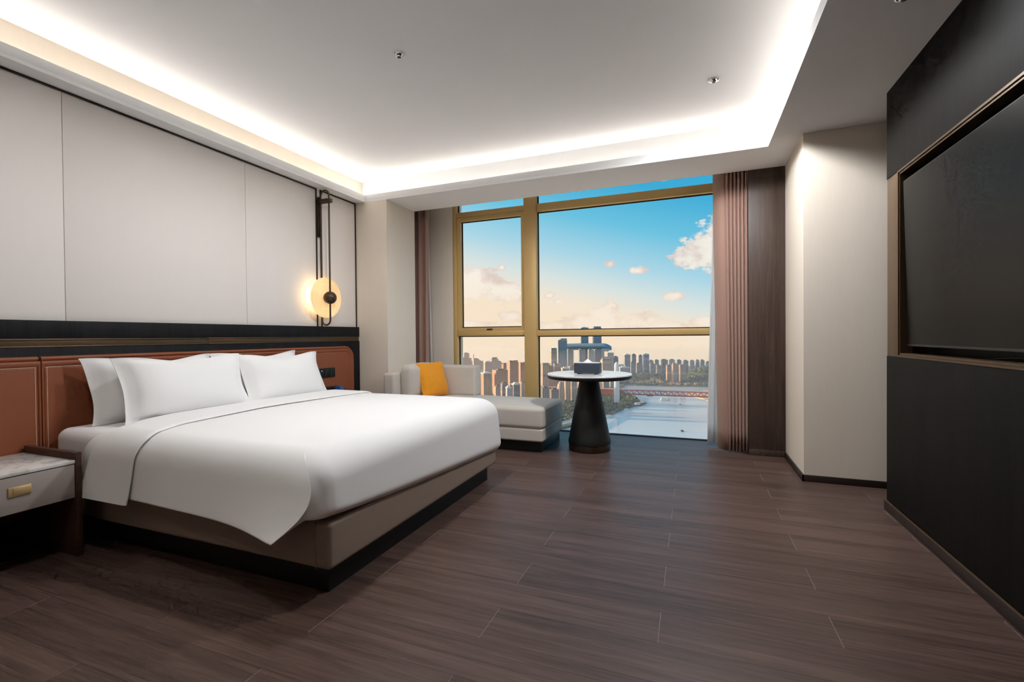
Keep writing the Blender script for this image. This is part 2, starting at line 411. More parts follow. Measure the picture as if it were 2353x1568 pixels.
# ceiling: tray with light cove, soffit all round
ceiling = MB().box(XL-.2, 1.65, -1.75, 5.4, ZT, ZT+.12).put('ceiling', M['paint'], base=(0,0,ZT)); struct(ceiling, 'white tray ceiling with a glowing light cove')
s = MB()
s.box(XL, TX0, -1.6, 4.685, ZS, ZS+.02).box(TX1, 1.45, -1.6, 4.685, ZS, ZS+.02).box(TX0, TX1, TY1, 4.685, ZS, ZS+.02).box(TX0, TX1, -1.6, TY0, ZS, ZS+.02)
s.put('soffit', M['paint'], ceiling)
ZL = 2.65
bbox('cove_lip', TX0-.014, TX0, TY0, TY1, ZS+.0195, ZL, M['paint'], ceiling, .0008)
bbox('cove_lip', TX1, TX1+.014, TY0, TY1, ZS+.0195, ZL, M['paint'], ceiling, .0008)
bbox('cove_lip', TX0-.014, TX1+.014, TY1, TY1+.014, ZS+.0195, ZL, M['paint'], ceiling, .0008)
bbox('cove_lip', TX0-.014, TX1+.014, TY0-.014, TY0, ZS+.0195, ZL, M['paint'], ceiling, .0008)
s = MB().box(TX1+LD, TX1+LD+.03, TY0-LD, TY1+LD, ZS+.02, ZT).box(XL-.015, TX1+LD, TY1+LD, TY1+LD+.03, ZS+.02, ZT).box(XL-.015, TX1+LD, TY0-LD-.03, TY0-LD, ZS+.02, ZT)
s.put('cove_back', M['paint'], ceiling)
MB().box(XL, 1.45, 4.665, 4.685, ZS+.02, ZT).put('pocket_board', M['paint'], ceiling)
for b in ((TX0-LD+.001, TX0-LD+.008, TY0, TY1), (TX1+LD-.008, TX1+LD-.001, TY0, TY1), (TX0, TX1, TY1+LD-.008, TY1+LD-.001), (TX0, TX1, TY0-LD+.001, TY0-LD+.008)):
    MB().box(b[0], b[1], b[2], b[3], ZC-.008, ZC+.004).put('led_tape', M['led'], ceiling)

# bed wall with fabric panels and dark metal strips
wl = MB().box(XL-.2, XL-.013, -1.75, 5.35, 0, ZT).put('wall_left', M['wallpaper'], base=(XL-.1,0,0)); struct(wl, 'bed wall clad in pale fabric panels')
for a, b in ((-1.58,.405),(.405,1.60),(1.60,2.80),(2.80,3.572),(3.574,3.637),(3.639,4.15)):
    bbox('fabric_panel' if b-a > .1 else 'channel_panel', XL-.0129, XL, a+.0015, b-.0015, 1.2, ZT if b-a < 0 else ZS-.001, M['fabric_panel'], wl, .0015)
MB().box(XL-.0128, XL-.0005, -1.58, 4.15, 0, 1.2).put('lower_lining', M['black_wood'], wl)
for i, (y0, y1, z0, z1) in enumerate(((-1.58,3.583,ZS-.014,ZS-.001),(3.569,3.583,1.205,ZS-.0145),(3.627,3.641,1.205,ZS-.0145),(3.627,4.151,ZS-.014,ZS-.001),(4.138,4.151,1.205,ZS-.0145))):
    t_ = bbox('trim_%d' % (i+1), XL+.0003, XL+.008, y0, y1, z0, z1, M['bronze_dark'], None, .001); struct(t_, 'thin dark metal strip framing the wall panels')

col_l = MB().box(XL+.0005, -3.045, 4.1525, 4.69, 0, ZS-.0005).put('wall_column_left', M['wallpaper']); struct(col_l, 'wallpapered pier left of the window bay')
col_r = MB().box(.77, 1.62, 3.985, 5.35, 0, ZT-.0005).put('wall_column_right', M['wallpaper']); struct(col_r, 'cream wallpapered pier right of the window bay')
wf = MB().box(XL-.0, -2.762, 5.10, 5.35, 0, ZT).put('wall_far', M['wallpaper']); struct(wf, 'narrow wall between left curtain and window')
wf2 = MB().box(.50, .769, 5.10, 5.35, 0, ZT).put('wall_far', M['wallpaper']); struct(wf2, 'wall behind the right curtain')
wn = MB().box(XL-.2, 1.65, -1.75, -1.6, 0, ZT).put('wall_near', M['wallpaper']); struct(wn, 'wall behind the camera')
wp = thing('wall_panel_brown', 'brown wood panel between curtain and cream pier', None, (.62,4.69,0)); del wp['label']; struct(wp, 'brown wood panel between curtain and cream pier')
bbox('veneer_board', .477, .769, 4.69, 4.725, .056, ZT-.001, M['brown_wood'], wp, .001)
bbox('plinth_board', .477, .769, 4.684, 4.725, .0005, .055, M['brown_wood'], wp, .002)
for nm, b in (('baseboard_pier_side', (.757,.7695,3.973,4.683)), ('baseboard_pier_front', (.757,1.295,3.973,3.9845))):
    o = bbox(nm, b[0], b[1], b[2], b[3], .0005, .050, M['skirting'], None, .002); struct(o, 'dark skirting at the foot of the cream pier')

# media wall
wr = MB().box(1.30, 1.65, -1.75, 3.985, 0, ZT).put('wall_right', M['media_wood'], base=(1.3,0,0)); struct(wr, 'dark veneered media wall with a recessed television niche')
bbox('upper_panel', XR, 1.2995, -1.55, 3.515, 2.042, ZS-.001, M['media_wood'], wr, .0015)
bbox('lower_panel', XR, 1.2995, -1.55, 3.515, .062, .956, M['media_wood'], wr, .0015)
bbox('bronze_panel', XR+.003, 1.2995, 3.352, 3.513, .9565, 2.0415, M['bronze'], wr, .001)
bbox('bronze_panel', XR+.003, 1.2995, -1.5, 1.43, .9565, 2.0415, M['bronze'], wr, .001)
bbox('niche_back', 1.262, 1.2995, 1.43, 3.352, .9565, 2.0415, M['black'], wr, .001)
f = MB()
for k, (o_, d_) in enumerate(((0, 0), (.012, .006))):
    a = XR-.002+d_; z0, z1, y0, y1 = .957+o_, 2.041-o_, 1.432+o_, 3.351-o_
    f.box(a, a+.06, y0, y1, z0, z0+.011).box(a, a+.06, y0, y1, z1-.011, z1).box(a, a+.06, y1-.009, y1, z0+.011, z1-.011).box(a, a+.06, y0, y0+.009, z0+.011, z1-.011)
f.put('niche_frame', M['rail'], wr)
o = bbox('baseboard_right', XR-.012, XR+.1, -1.55, 3.522, .0005, .058, M['skirting'], None, .002); struct(o, 'dark skirting along the media wall')
bbox('metal_edge', XR-.0135, XR-.002, -1.55, 3.5235, .0582, .0615, M['bronze'], o, .0005)

# ------------------------------------------------------------------ window
win = thing('window_1', 'tall gold framed window', None, (-1.1, 5.1, 0)); del win['label']; struct(win, 'floor to ceiling window in gold anodised frames')
YF, YB, ZW = 5.10, 5.215, ZT-.002
WL0, WL1, MU0, MU1, WR0, WR1 = -2.761, -2.712, -1.823, -1.673, .452, .499
bbox('jamb', WL0, WL1, YF, YB, .006, ZW, M['alu'], win, .002)
bbox('jamb', WR0, WR1, YF, YB, .006, ZW, M['alu'], win, .002)
bbox('mullion', MU0, MU1, YF-.012, YB, .006, ZW, M['alu'], win, .002)
bbox('sill', WL0, WR1, 5.157, YB, .0005, .005, M['gasket'], win, .001)
bbox('transom', WL1, MU0, YF+.004, YB, 1.103, 1.166, M['alu'], win, .002)
bbox('transom', WL1, MU0, YF+.004, YB, 2.563, 2.623, M['alu'], win, .002)
bbox('transom', MU1, WR0, YF+.004, YB, 1.097, 1.163, M['alu'], win, .002)
bbox('transom', MU1, WR0, YF+.004, YB, 2.536, 2.623, M['alu'], win, .002)
bbox('head', WL1, WR0, YF+.004, YB, ZW-.04, ZW-.001, M['alu'], win, .002)
sash = MB().box(-2.711,-1.824,5.115,5.185,1.167,1.205).box(-2.711,-1.824,5.115,5.185,2.515,2.562).box(-2.711,-2.662,5.115,5.185,1.205,2.515).box(-1.866,-1.824,5.115,5.185,1.205,2.515)
sash = sash.put('sash', M['alu'], win)
bbox('latch', -2.31, -2.24, 5.100, 5.1145, 1.176, 1.190, M['gasket'], sash, .002)
YG = 5.172
for x0, x1, z0, z1, sh in ((WL1,MU0,.006,1.103,0),(MU1,WR0,.006,1.097,0),(-2.662,-1.866,1.205,2.515,0),(MU1,WR0,1.163,2.536,0),(WL1,MU0,2.623,ZW-.04,0),(MU1,WR0,2.623,ZW-.04,0)):
    g = MB().box(x0+.004, x1-.004, YG, YG+.008, z0+.004, z1-.004).put('glass_pane', M['glass'], win)
    q = .011
    MB().box(x0,x0+q,YG-.012,YG-.001,z0,z1).box(x1-q,x1,YG-.012,YG-.001,z0,z1).box(x0+q,x1-q,YG-.012,YG-.001,z0,z0+(q if z0 > .1 else .002)).box(x0+q,x1-q,YG-.012,YG-.001,z1-q,z1).put('gasket', M['gasket'], g)

# ------------------------------------------------------------------ curtains
def interp(tab, x):
    if x <= tab[0][0]: return tab[0][1]
    for (a, b), (c, d) in zip(tab, tab[1:]):
        if x <= c: return b + (d-b)*(x-a)/(c-a)
    return tab[-1][1]
def drape(name, path_top, path_bot, z0, z1, mat, label, cat, nz=14, thick=.004):
    """hanging cloth: plan path at the top and at the hem, both as (x, y) lists of one length"""
    rows = []
    for k in range(nz+1):
        v = k/nz; w_ = v*v*(3-2*v)*.6+v*.4
        rows.append([(a[0]*(1-w_)+b[0]*w_, a[1]*(1-w_)+b[1]*w_, z1+(z0-z1)*v) for a, b in zip(path_top, path_bot)])
    o = MB().grid(rows).put(name, mat, None, 180)
    md = o.modifiers.new('thickness', 'SOLIDIFY'); md.thickness = thick; md.offset = 0
    return tag(o, label, cat)
def pleats(x0, y0, x1, y1, n, amp, per=14, lead=0):
    P = []
    L = math.hypot(x1-x0, y1-y0); dx, dy = (x1-x0)/L, (y1-y0)/L
    for i in range(n*per+1):
        t = i/(n*per); ph = 2*math.pi*n*t
        a = amp*math.sin(ph); b = .35*amp*math.sin(2*ph)
        P.append((x0+dx*(L*t+b)-dy*a, y0+dy*(L*t+b)+dx*a))
    return P
lead_t = [(.190+.085*i/24, 4.845-.022*math.sin(i/24*math.pi)-.085*i/24) for i in range(25)]
lead_b = [(.226+.070*i/24, 4.850-.020*math.sin(i/24*math.pi)-.075*i/24) for i in range(25)]
ct = lead_t + pleats(.283, 4.758, .474, 4.742, 6, .030)
cb = lead_b + pleats(.312, 4.748, .474, 4.74, 5, .026)
_n = min(len(ct), len(cb))
def resample(P, n): return [P[min(len(P)-1, round(i*(len(P)-1)/(n-1)))] for i in range(n)]
cb6 = lead_b + pleats(.306, 4.758, .474, 4.745, 6, .030)
drape('curtain', ct, cb6, .012, 2.66, M['curtain'], 'mauve brown pleated curtain drawn back beside the brown wood panel', 'curtain')
drape('curtain', pleats(-3.30,4.80,-2.955,4.85,4,.032), pleats(-3.30,4.80,-2.955,4.83,4,.036), .012, 2.66, M['curtain'], 'mauve brown curtain tucked behind the left pier', 'curtain')
drape('sheer_curtain', pleats(.200,4.955,.42,4.965,4,.016), pleats(.137,4.955,.42,4.955,4,.022), .03, 2.66, M['sheer'], 'white sheer curtain peeking out left of the right brown curtain', 'sheer curtain')
drape('sheer_curtain', pleats(-3.30,4.975,-3.03,4.985,5,.012), [(x+(.055 if i > 55 else 0)*0, y) for i, (x, y) in enumerate(pleats(-3.30,4.975,-2.985,4.99,5,.016))], .03, 2.66, M['sheer'], 'white sheer curtain edge behind the left brown curtain', 'sheer curtain')

# ------------------------------------------------------------------ headboard
hb = thing('headboard', 'long headboard of tan leather panels in a black oak frame', 'headboard', (XL+.02, 2.3, 0))
HX = -3.42
bbox('upper_board', XL+.001, HX, -1.5, 4.151, 1.109, 1.212, M['black_wood'], hb, .0015)
bbox('lower_board', XL+.001, HX, -1.5, 4.1515, .002, 1.057, M['black_wood'], hb, .0015)
for a, b in ((-1.5,.5),(.5,2.44),(2.441,4.147)):
    r_ = bbox('bronze_rail', XL+.001, HX-.006, a, b-.001, 1.0575, 1.1085, M['rail'], hb, .001)
    bbox('rail_bead', HX-.0055, HX+.001, a, b-.001, 1.098, 1.1075, M['rail'], r_, .002)
    bbox('rail_bead', HX-.0055, HX+.001, a, b-.001, 1.0585, 1.066, M['rail'], r_, .002)
def rrect(y0, y1, z0, z1, rl, rr, n=10):
    """outline in the wall plane, anticlockwise, top corners rounded by rl / rr"""
    P = [(y0, z0), (y1, z0)]
    for r_, cy, a0 in ((rr, y1-rr, 0), (rl, y0+rl, 90)):
        for i in range(n+1):
            a = R(a0+90*i/n); P.append((cy+r_*math.cos(a), z1-r_+r_*math.sin(a)))
    return P
def pad(name, y0, y1, z0, z1, rl, rr, prof, x, mat, parent, ml=1.0, mr=1.0):
    """upholstered panel: stepped profile of (inset, height); ml / mr scale the inset on the two sides"""
    m_ = MB(); rings = []
    for ins, h in prof: rings.append([(x+h, y, z) for y, z in rrect(y0+ins*ml, y1-ins*mr, z0, z1-ins, max(.003, rl-ins), max(.003, rr-ins))])
    m_.grid(rings, closed_v=True); m_.fan(rings[-1]); return m_.put(name, mat, parent, 50)
roll = [(0,0),(0,.020),(.004,.028),(.011,.031),(.018,.029),(.024,.022)]
border = [(.0255,.012),(.0255,.025),(.029,.030),(.036,.032),(.046,.031),(.053,.028),(.057,.024),(.060,.0255),(.068,.028)]
SPL, MS = 1.457, .42
for y0, y1, rl, rr in ((-.62,SPL-.001,.1,.004),(SPL+.001,4.03,.004,.13)):
    lm, rm = (1, MS) if rl > .05 else (MS, 1)
    pad('leather_roll', y0, y1-(.008 if rl > .05 else 0), .12, 1.008, rl, rr, roll, HX-.004, M['leather'], hb, 1 if rl > .05 else .12, 1 if rr > .05 else .12)
    pad('leather_panel', y0-(.0255*MS if rl < .05 else 0), y1+(.0255*MS if rr < .05 else 0), .12, 1.008, rl, rr, border, HX-.004, M['leather'], hb, lm, rm)
st = MB()
def stitches(p, q):
    L = math.hypot(q[0]-p[0], q[1]-p[1]); n = int(L/.0105)
    for i in range(n):
        t = (i+.2)/n; u = (i+.75)/n
        ya, za, yb, zb = p[0]+(q[0]-p[0])*t, p[1]+(q[1]-p[1])*t, p[0]+(q[0]-p[0])*u, p[1]+(q[1]-p[1])*u
        e = .0011
        x = HX+.0242
        st.box(x, x+.0022, min(ya,yb)-e, max(ya,yb)+e, min(za,zb)-e, max(za,zb)+e)
for (y0, y1) in ((-.55,1.4315),(1.4825,2.9)):
    stitches((y0,.948),(y1,.948)); stitches((y1 if y0 < 0 else y0, .25),(y1 if y0 < 0 else y0, .948))
tag(st.put('stitching', M['thread'], hb), kind='stuff')
# sockets in the leather
sk = thing('switch_panel', 'black socket and switch strip set in the leather headboard', 'switch panel', (HX+.03, 3.60, .745))
bbox('plate', HX+.0252, HX+.034, 3.44, 3.735, .702, .796, M['plastic'], sk, .002)
for i in range(4): bbox('switch', HX+.0341, HX+.0375, 3.452+i*.07, 3.515+i*.07, .711, .787, M['plastic'], sk, .002)
bbox('indicator', HX+.0376, HX+.0385, 3.546, 3.552, .768, .774, plain('indicator_led', (1,1,1,1), .5, emis=(.9,.95,1,1), estr=1.5), sk, .0005)

# ------------------------------------------------------------------ bed
bed = thing('bed', 'double bed on a taupe upholstered base with black plinth', 'bed', (-2.4, 2.39, 0))
bbox('plinth', -3.36, -1.467, 1.562, 3.225, .0005, .121, M['black'], bed, .002)
bs = soft('base', -3.37, -1.410, 1.510, 3.272, .121, .325, M['bed_fabric'], bed, .022)
MB().box(-1.487,-1.484,1.5085,1.512,.125,.32).put('seam', M['bed_fabric'], bs)
soft('mattress', -3.372, -1.43, 1.496, 3.286, .326, .598, M['sheet'], bed, .055, (0,.006,.012), 16)

# duvet: rings from the middle of the top out over the edges and down to the hem
def make_duvet():
    x0, x1, y0, y1, rc = -3.0, -1.408, 1.440, 3.345, .085
    zt, r = .624, .125
    per = []    # (side, u) samples
    def ring(ins):
        a, b, c, d, q = x0+ins, x1-ins, y0+ins, y1-ins, max(rc-ins*.3, .02); P = []
        for i in range(61):
            t = i/60; t = 1-(1-t)**1.6; P.append((a+(b-q-a)*t, c, 'n', t))
        for i in range(1, 13): th = R(-90+90*i/12); P.append((b-q+q*math.cos(th), c+q+q*math.sin(th), 'c', i/12))
        for i in range(1, 41): P.append((b, c+q+(d-c-2*q)*i/40, 'f', i/40))
        for i in range(1, 11): th = R(90*i/10); P.append((b-q+q*math.cos(th), d-q+q*math.sin(th), 'd', i/10))
        for i in range(1, 31): P.append((b-q+(a-b+q)*i/30, d, 'b', i/30))
        for i in range(1, 20): P.append((a, d+(c-d)*i/20, 'h', i/20))
        return P
    def hem(s, u):
        if s == 'n': return .300+.012*math.sin(u*math.pi)-.006*u
        if s == 'c': return .35
        if s == 'f': return .350-.135*u**.8
        if s == 'd': return .215
        if s == 'b': return .215+.07*u
        return zt-r-.004
    rings = []
    base = ring(r); cx, cy = (x0+x1)/2, (y0+y1)/2
    def crown(x, y): return .010*max(0, 1-((x-cx)/.8)**2)*max(0, 1-((y-cy)/.96)**2)
    def shape(x, y, z, s, u):
        """let the hanging cloth swing out; v runs from the top edge to the hem"""
        if s == 'h': return (x, y, z)
        v = max(0, min(1, (zt-.012-z)/(zt-.012-hem(s, u))))
        if s == 'n':
            d = (1-u)*1.5; a = math.exp(-(d/.36)**1.2)
            y -= .014*v*v + .110*a*v**1.3 - .008*math.sin(u*9)*v*(1-a)
            x += a*(.105*math.sin(math.pi*min(1, v*1.0))**1.1 - .030*v**2)
        elif s in 'fc':
            k = u if s == 'c' else 1
            x += k*(.036*v - .046*max(0, (v-.84)/.16)**2); y += .004*v
        else:
            y += .030*v - .035*max(0, (v-.86)/.14)**2
            if s == 'd': x += (1-u)*(.036*v - .046*max(0, (v-.84)/.16)**2)
        return (x, y, z)
    for s in (.03,.2,.4,.6,.75,.88,.96): rings.append([(cx+(x-cx)*s, cy+(y-cy)*s, zt+crown(cx+(x-cx)*s, cy+(y-cy)*s)) for x, y, _, _ in base])
    for k in range(9):
        th = R(90*k/8); P = ring(r*(1-math.sin(th)))
        rings.append([shape(x, y, zt-r*(1-math.cos(th))+crown(x, y)*(1-k/8), s, u) for x, y, s, u in P])
    NV = 14
    for k in range(1, NV+2):
        v = min(1, k/NV); P = ring(0 if k <= NV else .012)
        rings.append([shape(x, y, zt-r + (hem(s, u)-(zt-r))*v + (.004 if k > NV else 0), s, u) for x, y, s, u in P])
    m_ = MB(); m_.grid(rings, closed_v=True); m_.fan(rings[0])
    o = m_.put('duvet', M['white_linen'], None, 180)
    md = o.modifiers.new('smooth', 'SUBSURF'); md.levels = 1; md.render_levels = 1
    return o
duvet = tag(make_duvet(), 'white duvet spread over the bed with a drooping corner flap', 'duvet')
def make_cuff(parent):
    path = []   # (y, z, ny, nz)
    yn, yf_, zt, r = 1.430, 3.358, .626, .125
    for i in range(13): path.append((yn-.016*(1-i/12)**1.5, .292+(zt-r-.292)*i/12, -1, 0))
    for i in range(1, 9): a = R(90*i/8); path.append((yn+r-r*math.cos(a), zt-r+r*math.sin(a), -math.cos(a), math.sin(a)))
    for i in range(1, 30): path.append((yn+r+(yf_-yn-2*r)*i/30, zt+.008*math.sin(math.pi*i/30), 0, 1))
    for i in range(0, 9): a = R(90*i/8); path.append((yf_-r+r*math.sin(a), zt-r+r*math.cos(a), math.sin(a), math.cos(a)))
    for i in range(1, 13): path.append((yf_, zt-r-(zt-r-.29)*i/12, 1, 0))
    T = [i/(len(path)-1) for i in range(len(path))]
    rows = []
    for i, (y, z, ny, nz) in enumerate(path):
        if i < 13: f = i/12; re, fr = -2.965+.075*f, -2.565+.030*f
        elif i < 21: g = (i-12)/8; re = interp([(0,-2.89),(.6,-2.825),(1,-2.85)], g); fr = interp([(0,-2.535),(.6,-2.508),(1,-2.53)], g)
        else: re = interp([(1.555,-2.85),(1.7,-2.94),(2.0,-3.02),(2.5,-3.05),(3.4,-2.97)], y); fr = interp([(1.555,-2.53),(1.7,-2.61),(2.3,-2.675),(2.9,-2.63),(3.4,-2.58)], y)
        prof = [(re+.03,-.004),(re+.004,.001),(re,.007),(re+.008,.013),(re+.03,.016),(re+.09,.016),((re+fr)/2,.015),(fr-.07,.014),(fr-.02,.014),(fr-.004,.011),(fr,.006),(fr-.004,.001),(fr-.03,-.004)]
        rows.append([(x, y+ny*h, z+nz*h) for x, h in prof])
    m_ = MB().grid(rows); m_.fan(rows[0]); m_.fan(rows[-1])
    o = m_.put('turned_down_cuff', M['white_linen'], parent, 180)
    md = o.modifiers.new('smooth', 'SUBSURF'); md.levels = 1; md.render_levels = 1
make_cuff(duvet)

# pillows
def pillow(name, mat, W, H, T, flange, label, cat, group, frame, sag=.05, seed=0, flop=0.0):
    """stuffed case standing on its long side; frame = (bottom centre, lean in degrees, turn in degrees)"""
    rnd = random.Random(seed); n = 28; front = []; back = []
    ph = [rnd.uniform(0, 6.28) for _ in range(4)]
    def pt(i, j, sgn):
        u, v = -1+2*i/n, -1+2*j/n
        iu, iv = min(1, abs(u)/(1-flange)), min(1, abs(v)/(1-flange))
        t = T*max(0, (1-iu**2.6))**.42*max(0, (1-iv**2.6))**.48
        t *= 1.0-.16*v
        x = u*W/2*(1-.075*(1-v*v)**.8); z = v*H/2*(1-sag*(.5+.5*math.cos(math.pi*u))) if v > 0 else v*H/2*(1-.015*(1-u*u))
        wav = .005*math.sin(3*u+ph[0]+2*v)+.004*math.sin(5*v+ph[1]-2*u)
        bend = flop*max(0, abs(u)-.55)**1.5*(v*.5+.5)
        return (x, sgn*t*.5 + wav - bend + sgn*.0018, z+H/2)
    F = [[pt(i, j, 1) for j in range(n+1)] for i in range(n+1)]; B = [[pt(i, j, -1) for j in range(n+1)] for i in range(n+1)]
    m_ = MB().grid(F).grid(B)
    rim = [F[i][0] for i in range(n+1)] + [F[n][j] for j in range(1, n+1)] + [F[i][n] for i in range(n-1, -1, -1)] + [F[0][j] for j in range(n-1, 0, -1)]
    rim2 = [B[i][0] for i in range(n+1)] + [B[n][j] for j in range(1, n+1)] + [B[i][n] for i in range(n-1, -1, -1)] + [B[0][j] for j in range(n-1, 0, -1)]
    m_.grid([rim, rim2], closed_v=True)
    (bx, by, bz), lean, turn = frame
    o = m_.put(name, mat, None, 60, base=(0,0,0))
    # local +y is the front: turn it to face +X, then lean back
    o.matrix_world = Matrix.Translation((bx, by, bz)) @ Matrix.Rotation(R(turn-90), 4, 'Z') @ Matrix.Rotation(R(lean), 4, 'X')
    return tag(o, label, cat, group)
PG = 'white pillows at the head of the bed'
pillow('pillow', M['white_linen'], .79, .40, .15, .085, 'white pillow standing at the back nearest the bedside table with marble top', 'pillow', PG, ((-3.20,1.985,.603), 8, 0), .24, 1, .22)
pillow('pillow', M['white_linen'], .80, .40, .15, .085, 'white pillow at the back on the window side', 'pillow', PG, ((-3.20,2.77,.603), 8, 0), .24, 2, .22)
pillow('pillow', M['white_linen'], .80, .40, .17, .085, 'front white pillow nearer the camera with a wide flat left border', 'pillow', PG, ((-2.99,2.045,.610), 13, -2), .22, 3, .16)
pillow('pillow', M['white_linen'], .80, .39, .17, .085, 'front white pillow on the window side below the wall lamp', 'pillow', PG, ((-2.99,2.82,.610), 15, 0), .22, 4, .16)

# ------------------------------------------------------------------ bedside tables
def nightstand(y0, y1, label, sidey):
    t = thing('bedside_table', label, 'bedside table', (-3.14, (y0+y1)/2, 0), group='bedside tables')
    XF = -2.913
    bbox('carcass', -3.384, XF-.02, y0+.027, y1-.027, .305, .470, M['drawer'], t, .002)
    bbox('marble_top', -3.384, XF+.003, y0+.0275, y1-.0275, .4745, .4915, M['marble'], t, .002)
    for a in (y0, y1-.0265): bbox('side_panel', -3.384, XF+.004, a, a+.0265, .0005, .528, M['walnut'], t, .003)
    dr = bbox('drawer_front', XF-.0195, XF, y0+.029, y1-.029, .302, .4705, M['drawer'], t, .0015)
    yc = (y0+y1)/2
    h = bbox('handle', XF+.0003, XF+.006, yc-.04, yc+.04, .379, .424, M['gold'], dr, .003)
    bbox('finger_pull', XF+.0062, XF+.0085, yc-.024, yc+.038, .385, .418, M['gold'], h, .001)
    return t
nightstand(.93, 1.401, 'bedside table with grey marble top and taupe drawer at the left edge', 1)
nightstand(3.44, 3.911, 'bedside table hidden behind the far side of the bed', -1)
ph = thing('telephone', 'black telephone with a blue card behind the front pillows', 'telephone', (-3.2, 3.52, .4925))
bbox('body', -3.29, -3.12, 3.46, 3.62, .4925, .60, M['plastic'], ph, .01)
bbox('handset', -3.28, -3.23, 3.455, 3.625, .600, .628, M['plastic'], ph, .01)
MB().prism([(-3.20,3.525),(-3.14,3.525),(-3.14,3.57),(-3.20,3.57)], .601, .628).put('blue_card', M['blue'], ph)
SPOT_W = 79.0
# ------------------------------------------------------------------ wall lamp
LY = 3.604
wl_ = thing('wall_lamp', 'dark bronze wall lamp with a glowing ribbed glass disc', 'wall lamp', (XL, LY, 1.22))
bbox('back_plate', XL+.0085, XL+.022, LY-.020, LY+.020, 2.095, 2.49, M['lamp_bronze'], wl_, .002)
bbox('bracket', XL+.022, -3.288, LY-.020, LY+.020, 2.425, 2.465, M['lamp_bronze'], wl_, .003)
xb, xf = XL+.036, -3.318; rr_ = (xf-xb)/2; xm = (xb+xf)/2
loop = [(xb, LY, 1.275+ (2.50-1.275)*i/20) for i in range(21)] + [(xm-rr_*math.cos(R(180*i/14)), LY, 2.50+rr_*math.sin(R(180*i/14))) for i in range(1, 14)] + \
       [(xf, LY, 2.50-(2.50-1.275)*i/20) for i in range(21)] + [(xm+rr_*math.cos(R(180*i/14)), LY, 1.275-rr_*math.sin(R(180*i/14))) for i in range(1, 14)]
MB().tube(loop, .0085, 10, True).put('loop_rod', M['lamp_bronze'], wl_, 180)
LZ, DX = 1.492, -3.362
disc = MB()
prof = []
for i in range(13):
    r_ = .050+ .0122*i
    disc_pts = [(DX, LY+r_*math.cos(R(a)), LZ+r_*math.sin(R(a))) for a in range(0, 360, 6)]
    MB().tube(disc_pts, .0048, 6, True).put('glass_ring', M['lamp_glass'], wl_, 180)
back = MB()
def dring(r_, x): return [(x, LY+r_*math.cos(R(a)), LZ+r_*math.sin(R(a))) for a in range(0, 360, 6)]
back.grid([dring(.004,-3.380), dring(.198,-3.380), dring(.198,-3.374), dring(.004,-3.374)], closed_v=True)
back.put('diffuser', M['lamp_core'], wl_, 40)
ball = MB(); ball.grid([[( -3.318 - .062*math.cos(R(th))*.0 + .062*math.cos(R(ph_))*math.sin(R(th)), LY+.062*math.sin(R(ph_))*math.sin(R(th)), LZ+.062*math.cos(R(th))) for ph_ in range(0, 360, 15)] for th in range(2, 180, 11)], closed_v=True)
ball.put('ball', M['lamp_bronze'], wl_, 180)
ld = bpy.data.lights.new('wall_lamp_light', 'POINT'); ld.energy = 1.3; ld.color = (1.0, .78, .50); ld.shadow_soft_size = .05
lo = bpy.data.objects.new('wall_lamp_light', ld); COL.objects.link(lo); lo.location = (-3.405, LY-.05, LZ)

# ------------------------------------------------------------------ television
tv = thing('television', 'large black flat television tilted down in the media wall niche', 'television', (1.2, 2.46, .9))
def tilt(p):
    k = (p[2]-1.023)/.944; return Vector((p[0]+1.153-.024*k, p[1], p[2]))
def tvbox(name, a, b, y0, y1, z0, z1, mat, parent):
    m_ = MB().box(a, b, y0, y1, z0, z1); return mk(name, [tilt(v) for v in m_.v], m_.f, mat, parent)
tvbox('casing', .004, .045, 1.622, 3.300, 1.023, 1.967, M['plastic'], tv)
tvbox('screen', .0, .0035, 1.630, 3.2925, 1.034, 1.960, M['screen'], tv)
tvbox('bezel', -.0015, .0035, 1.622, 3.300, 1.0225, 1.0335, M['plastic'], tv)
bbox('wall_mount', 1.215, 1.2615, 2.30, 2.62, 1.35, 1.65, M['black_metal'], tv, .003)
cab = MB().tube([(1.215, 2.62-.34*math.sin(i*.35)*.3-.03*i, .981+.012*abs(math.sin(i*.55))) for i in range(22)], .004, 6).put('cable', M['plastic'], None, 180)
tag(cab, 'loose black cable lying in the niche under the television', 'cable')

# ------------------------------------------------------------------ ceiling spots
def downlight(x, y, z, label, k):
    t = thing('downlight', label, 'downlight', (x, y, z), group='recessed ceiling spots')
    MB().lathe([(.034,-.0005),(.034,-.004),(.030,-.006),(.025,-.0055),(.024,-.0005)], (x,y,z), 32).put('ring', M['chrome'], t, 50)
    MB().lathe([(.024,-.001),(.019,-.0145),(.012,-.018),(.001,-.0185)], (x,y,z), 32).put('gimbal_spot', M['chrome'], t, 60)
    l_ = MB().lathe([(.0115,-.0187),(.001,-.0195)], (x,y,z), 24).put('lens', M['plastic'], t, 60)
    d = bpy.data.lights.new('downlight_fill', 'SPOT'); d.energy = k; d.color = (.975,.985,1.0); d.spot_size = R(177); d.spot_blend = .5; d.shadow_soft_size = .12  # wide fill light added below each spot, whose own lens looks unlit
    o = bpy.data.objects.new('downlight_fill', d); COL.objects.link(o); o.location = (x, y, z-.03)
    return t
downlight(-1.674, 2.428, ZT, 'small chrome ceiling spot above the bed', SPOT_W*1.22)
downlight(.145, 3.475, ZT, 'small chrome ceiling spot near the right corner of the tray', SPOT_W*2.35)
downlight(.872, 2.535, ZS, 'small chrome spot in the soffit beside the media wall', SPOT_W*.08)
downlight(-1.674, .75, ZT, 'unseen chrome ceiling spot added for fill light over the near end of the bed wall', SPOT_W*.45)  # extra spot out of view, added as fill light

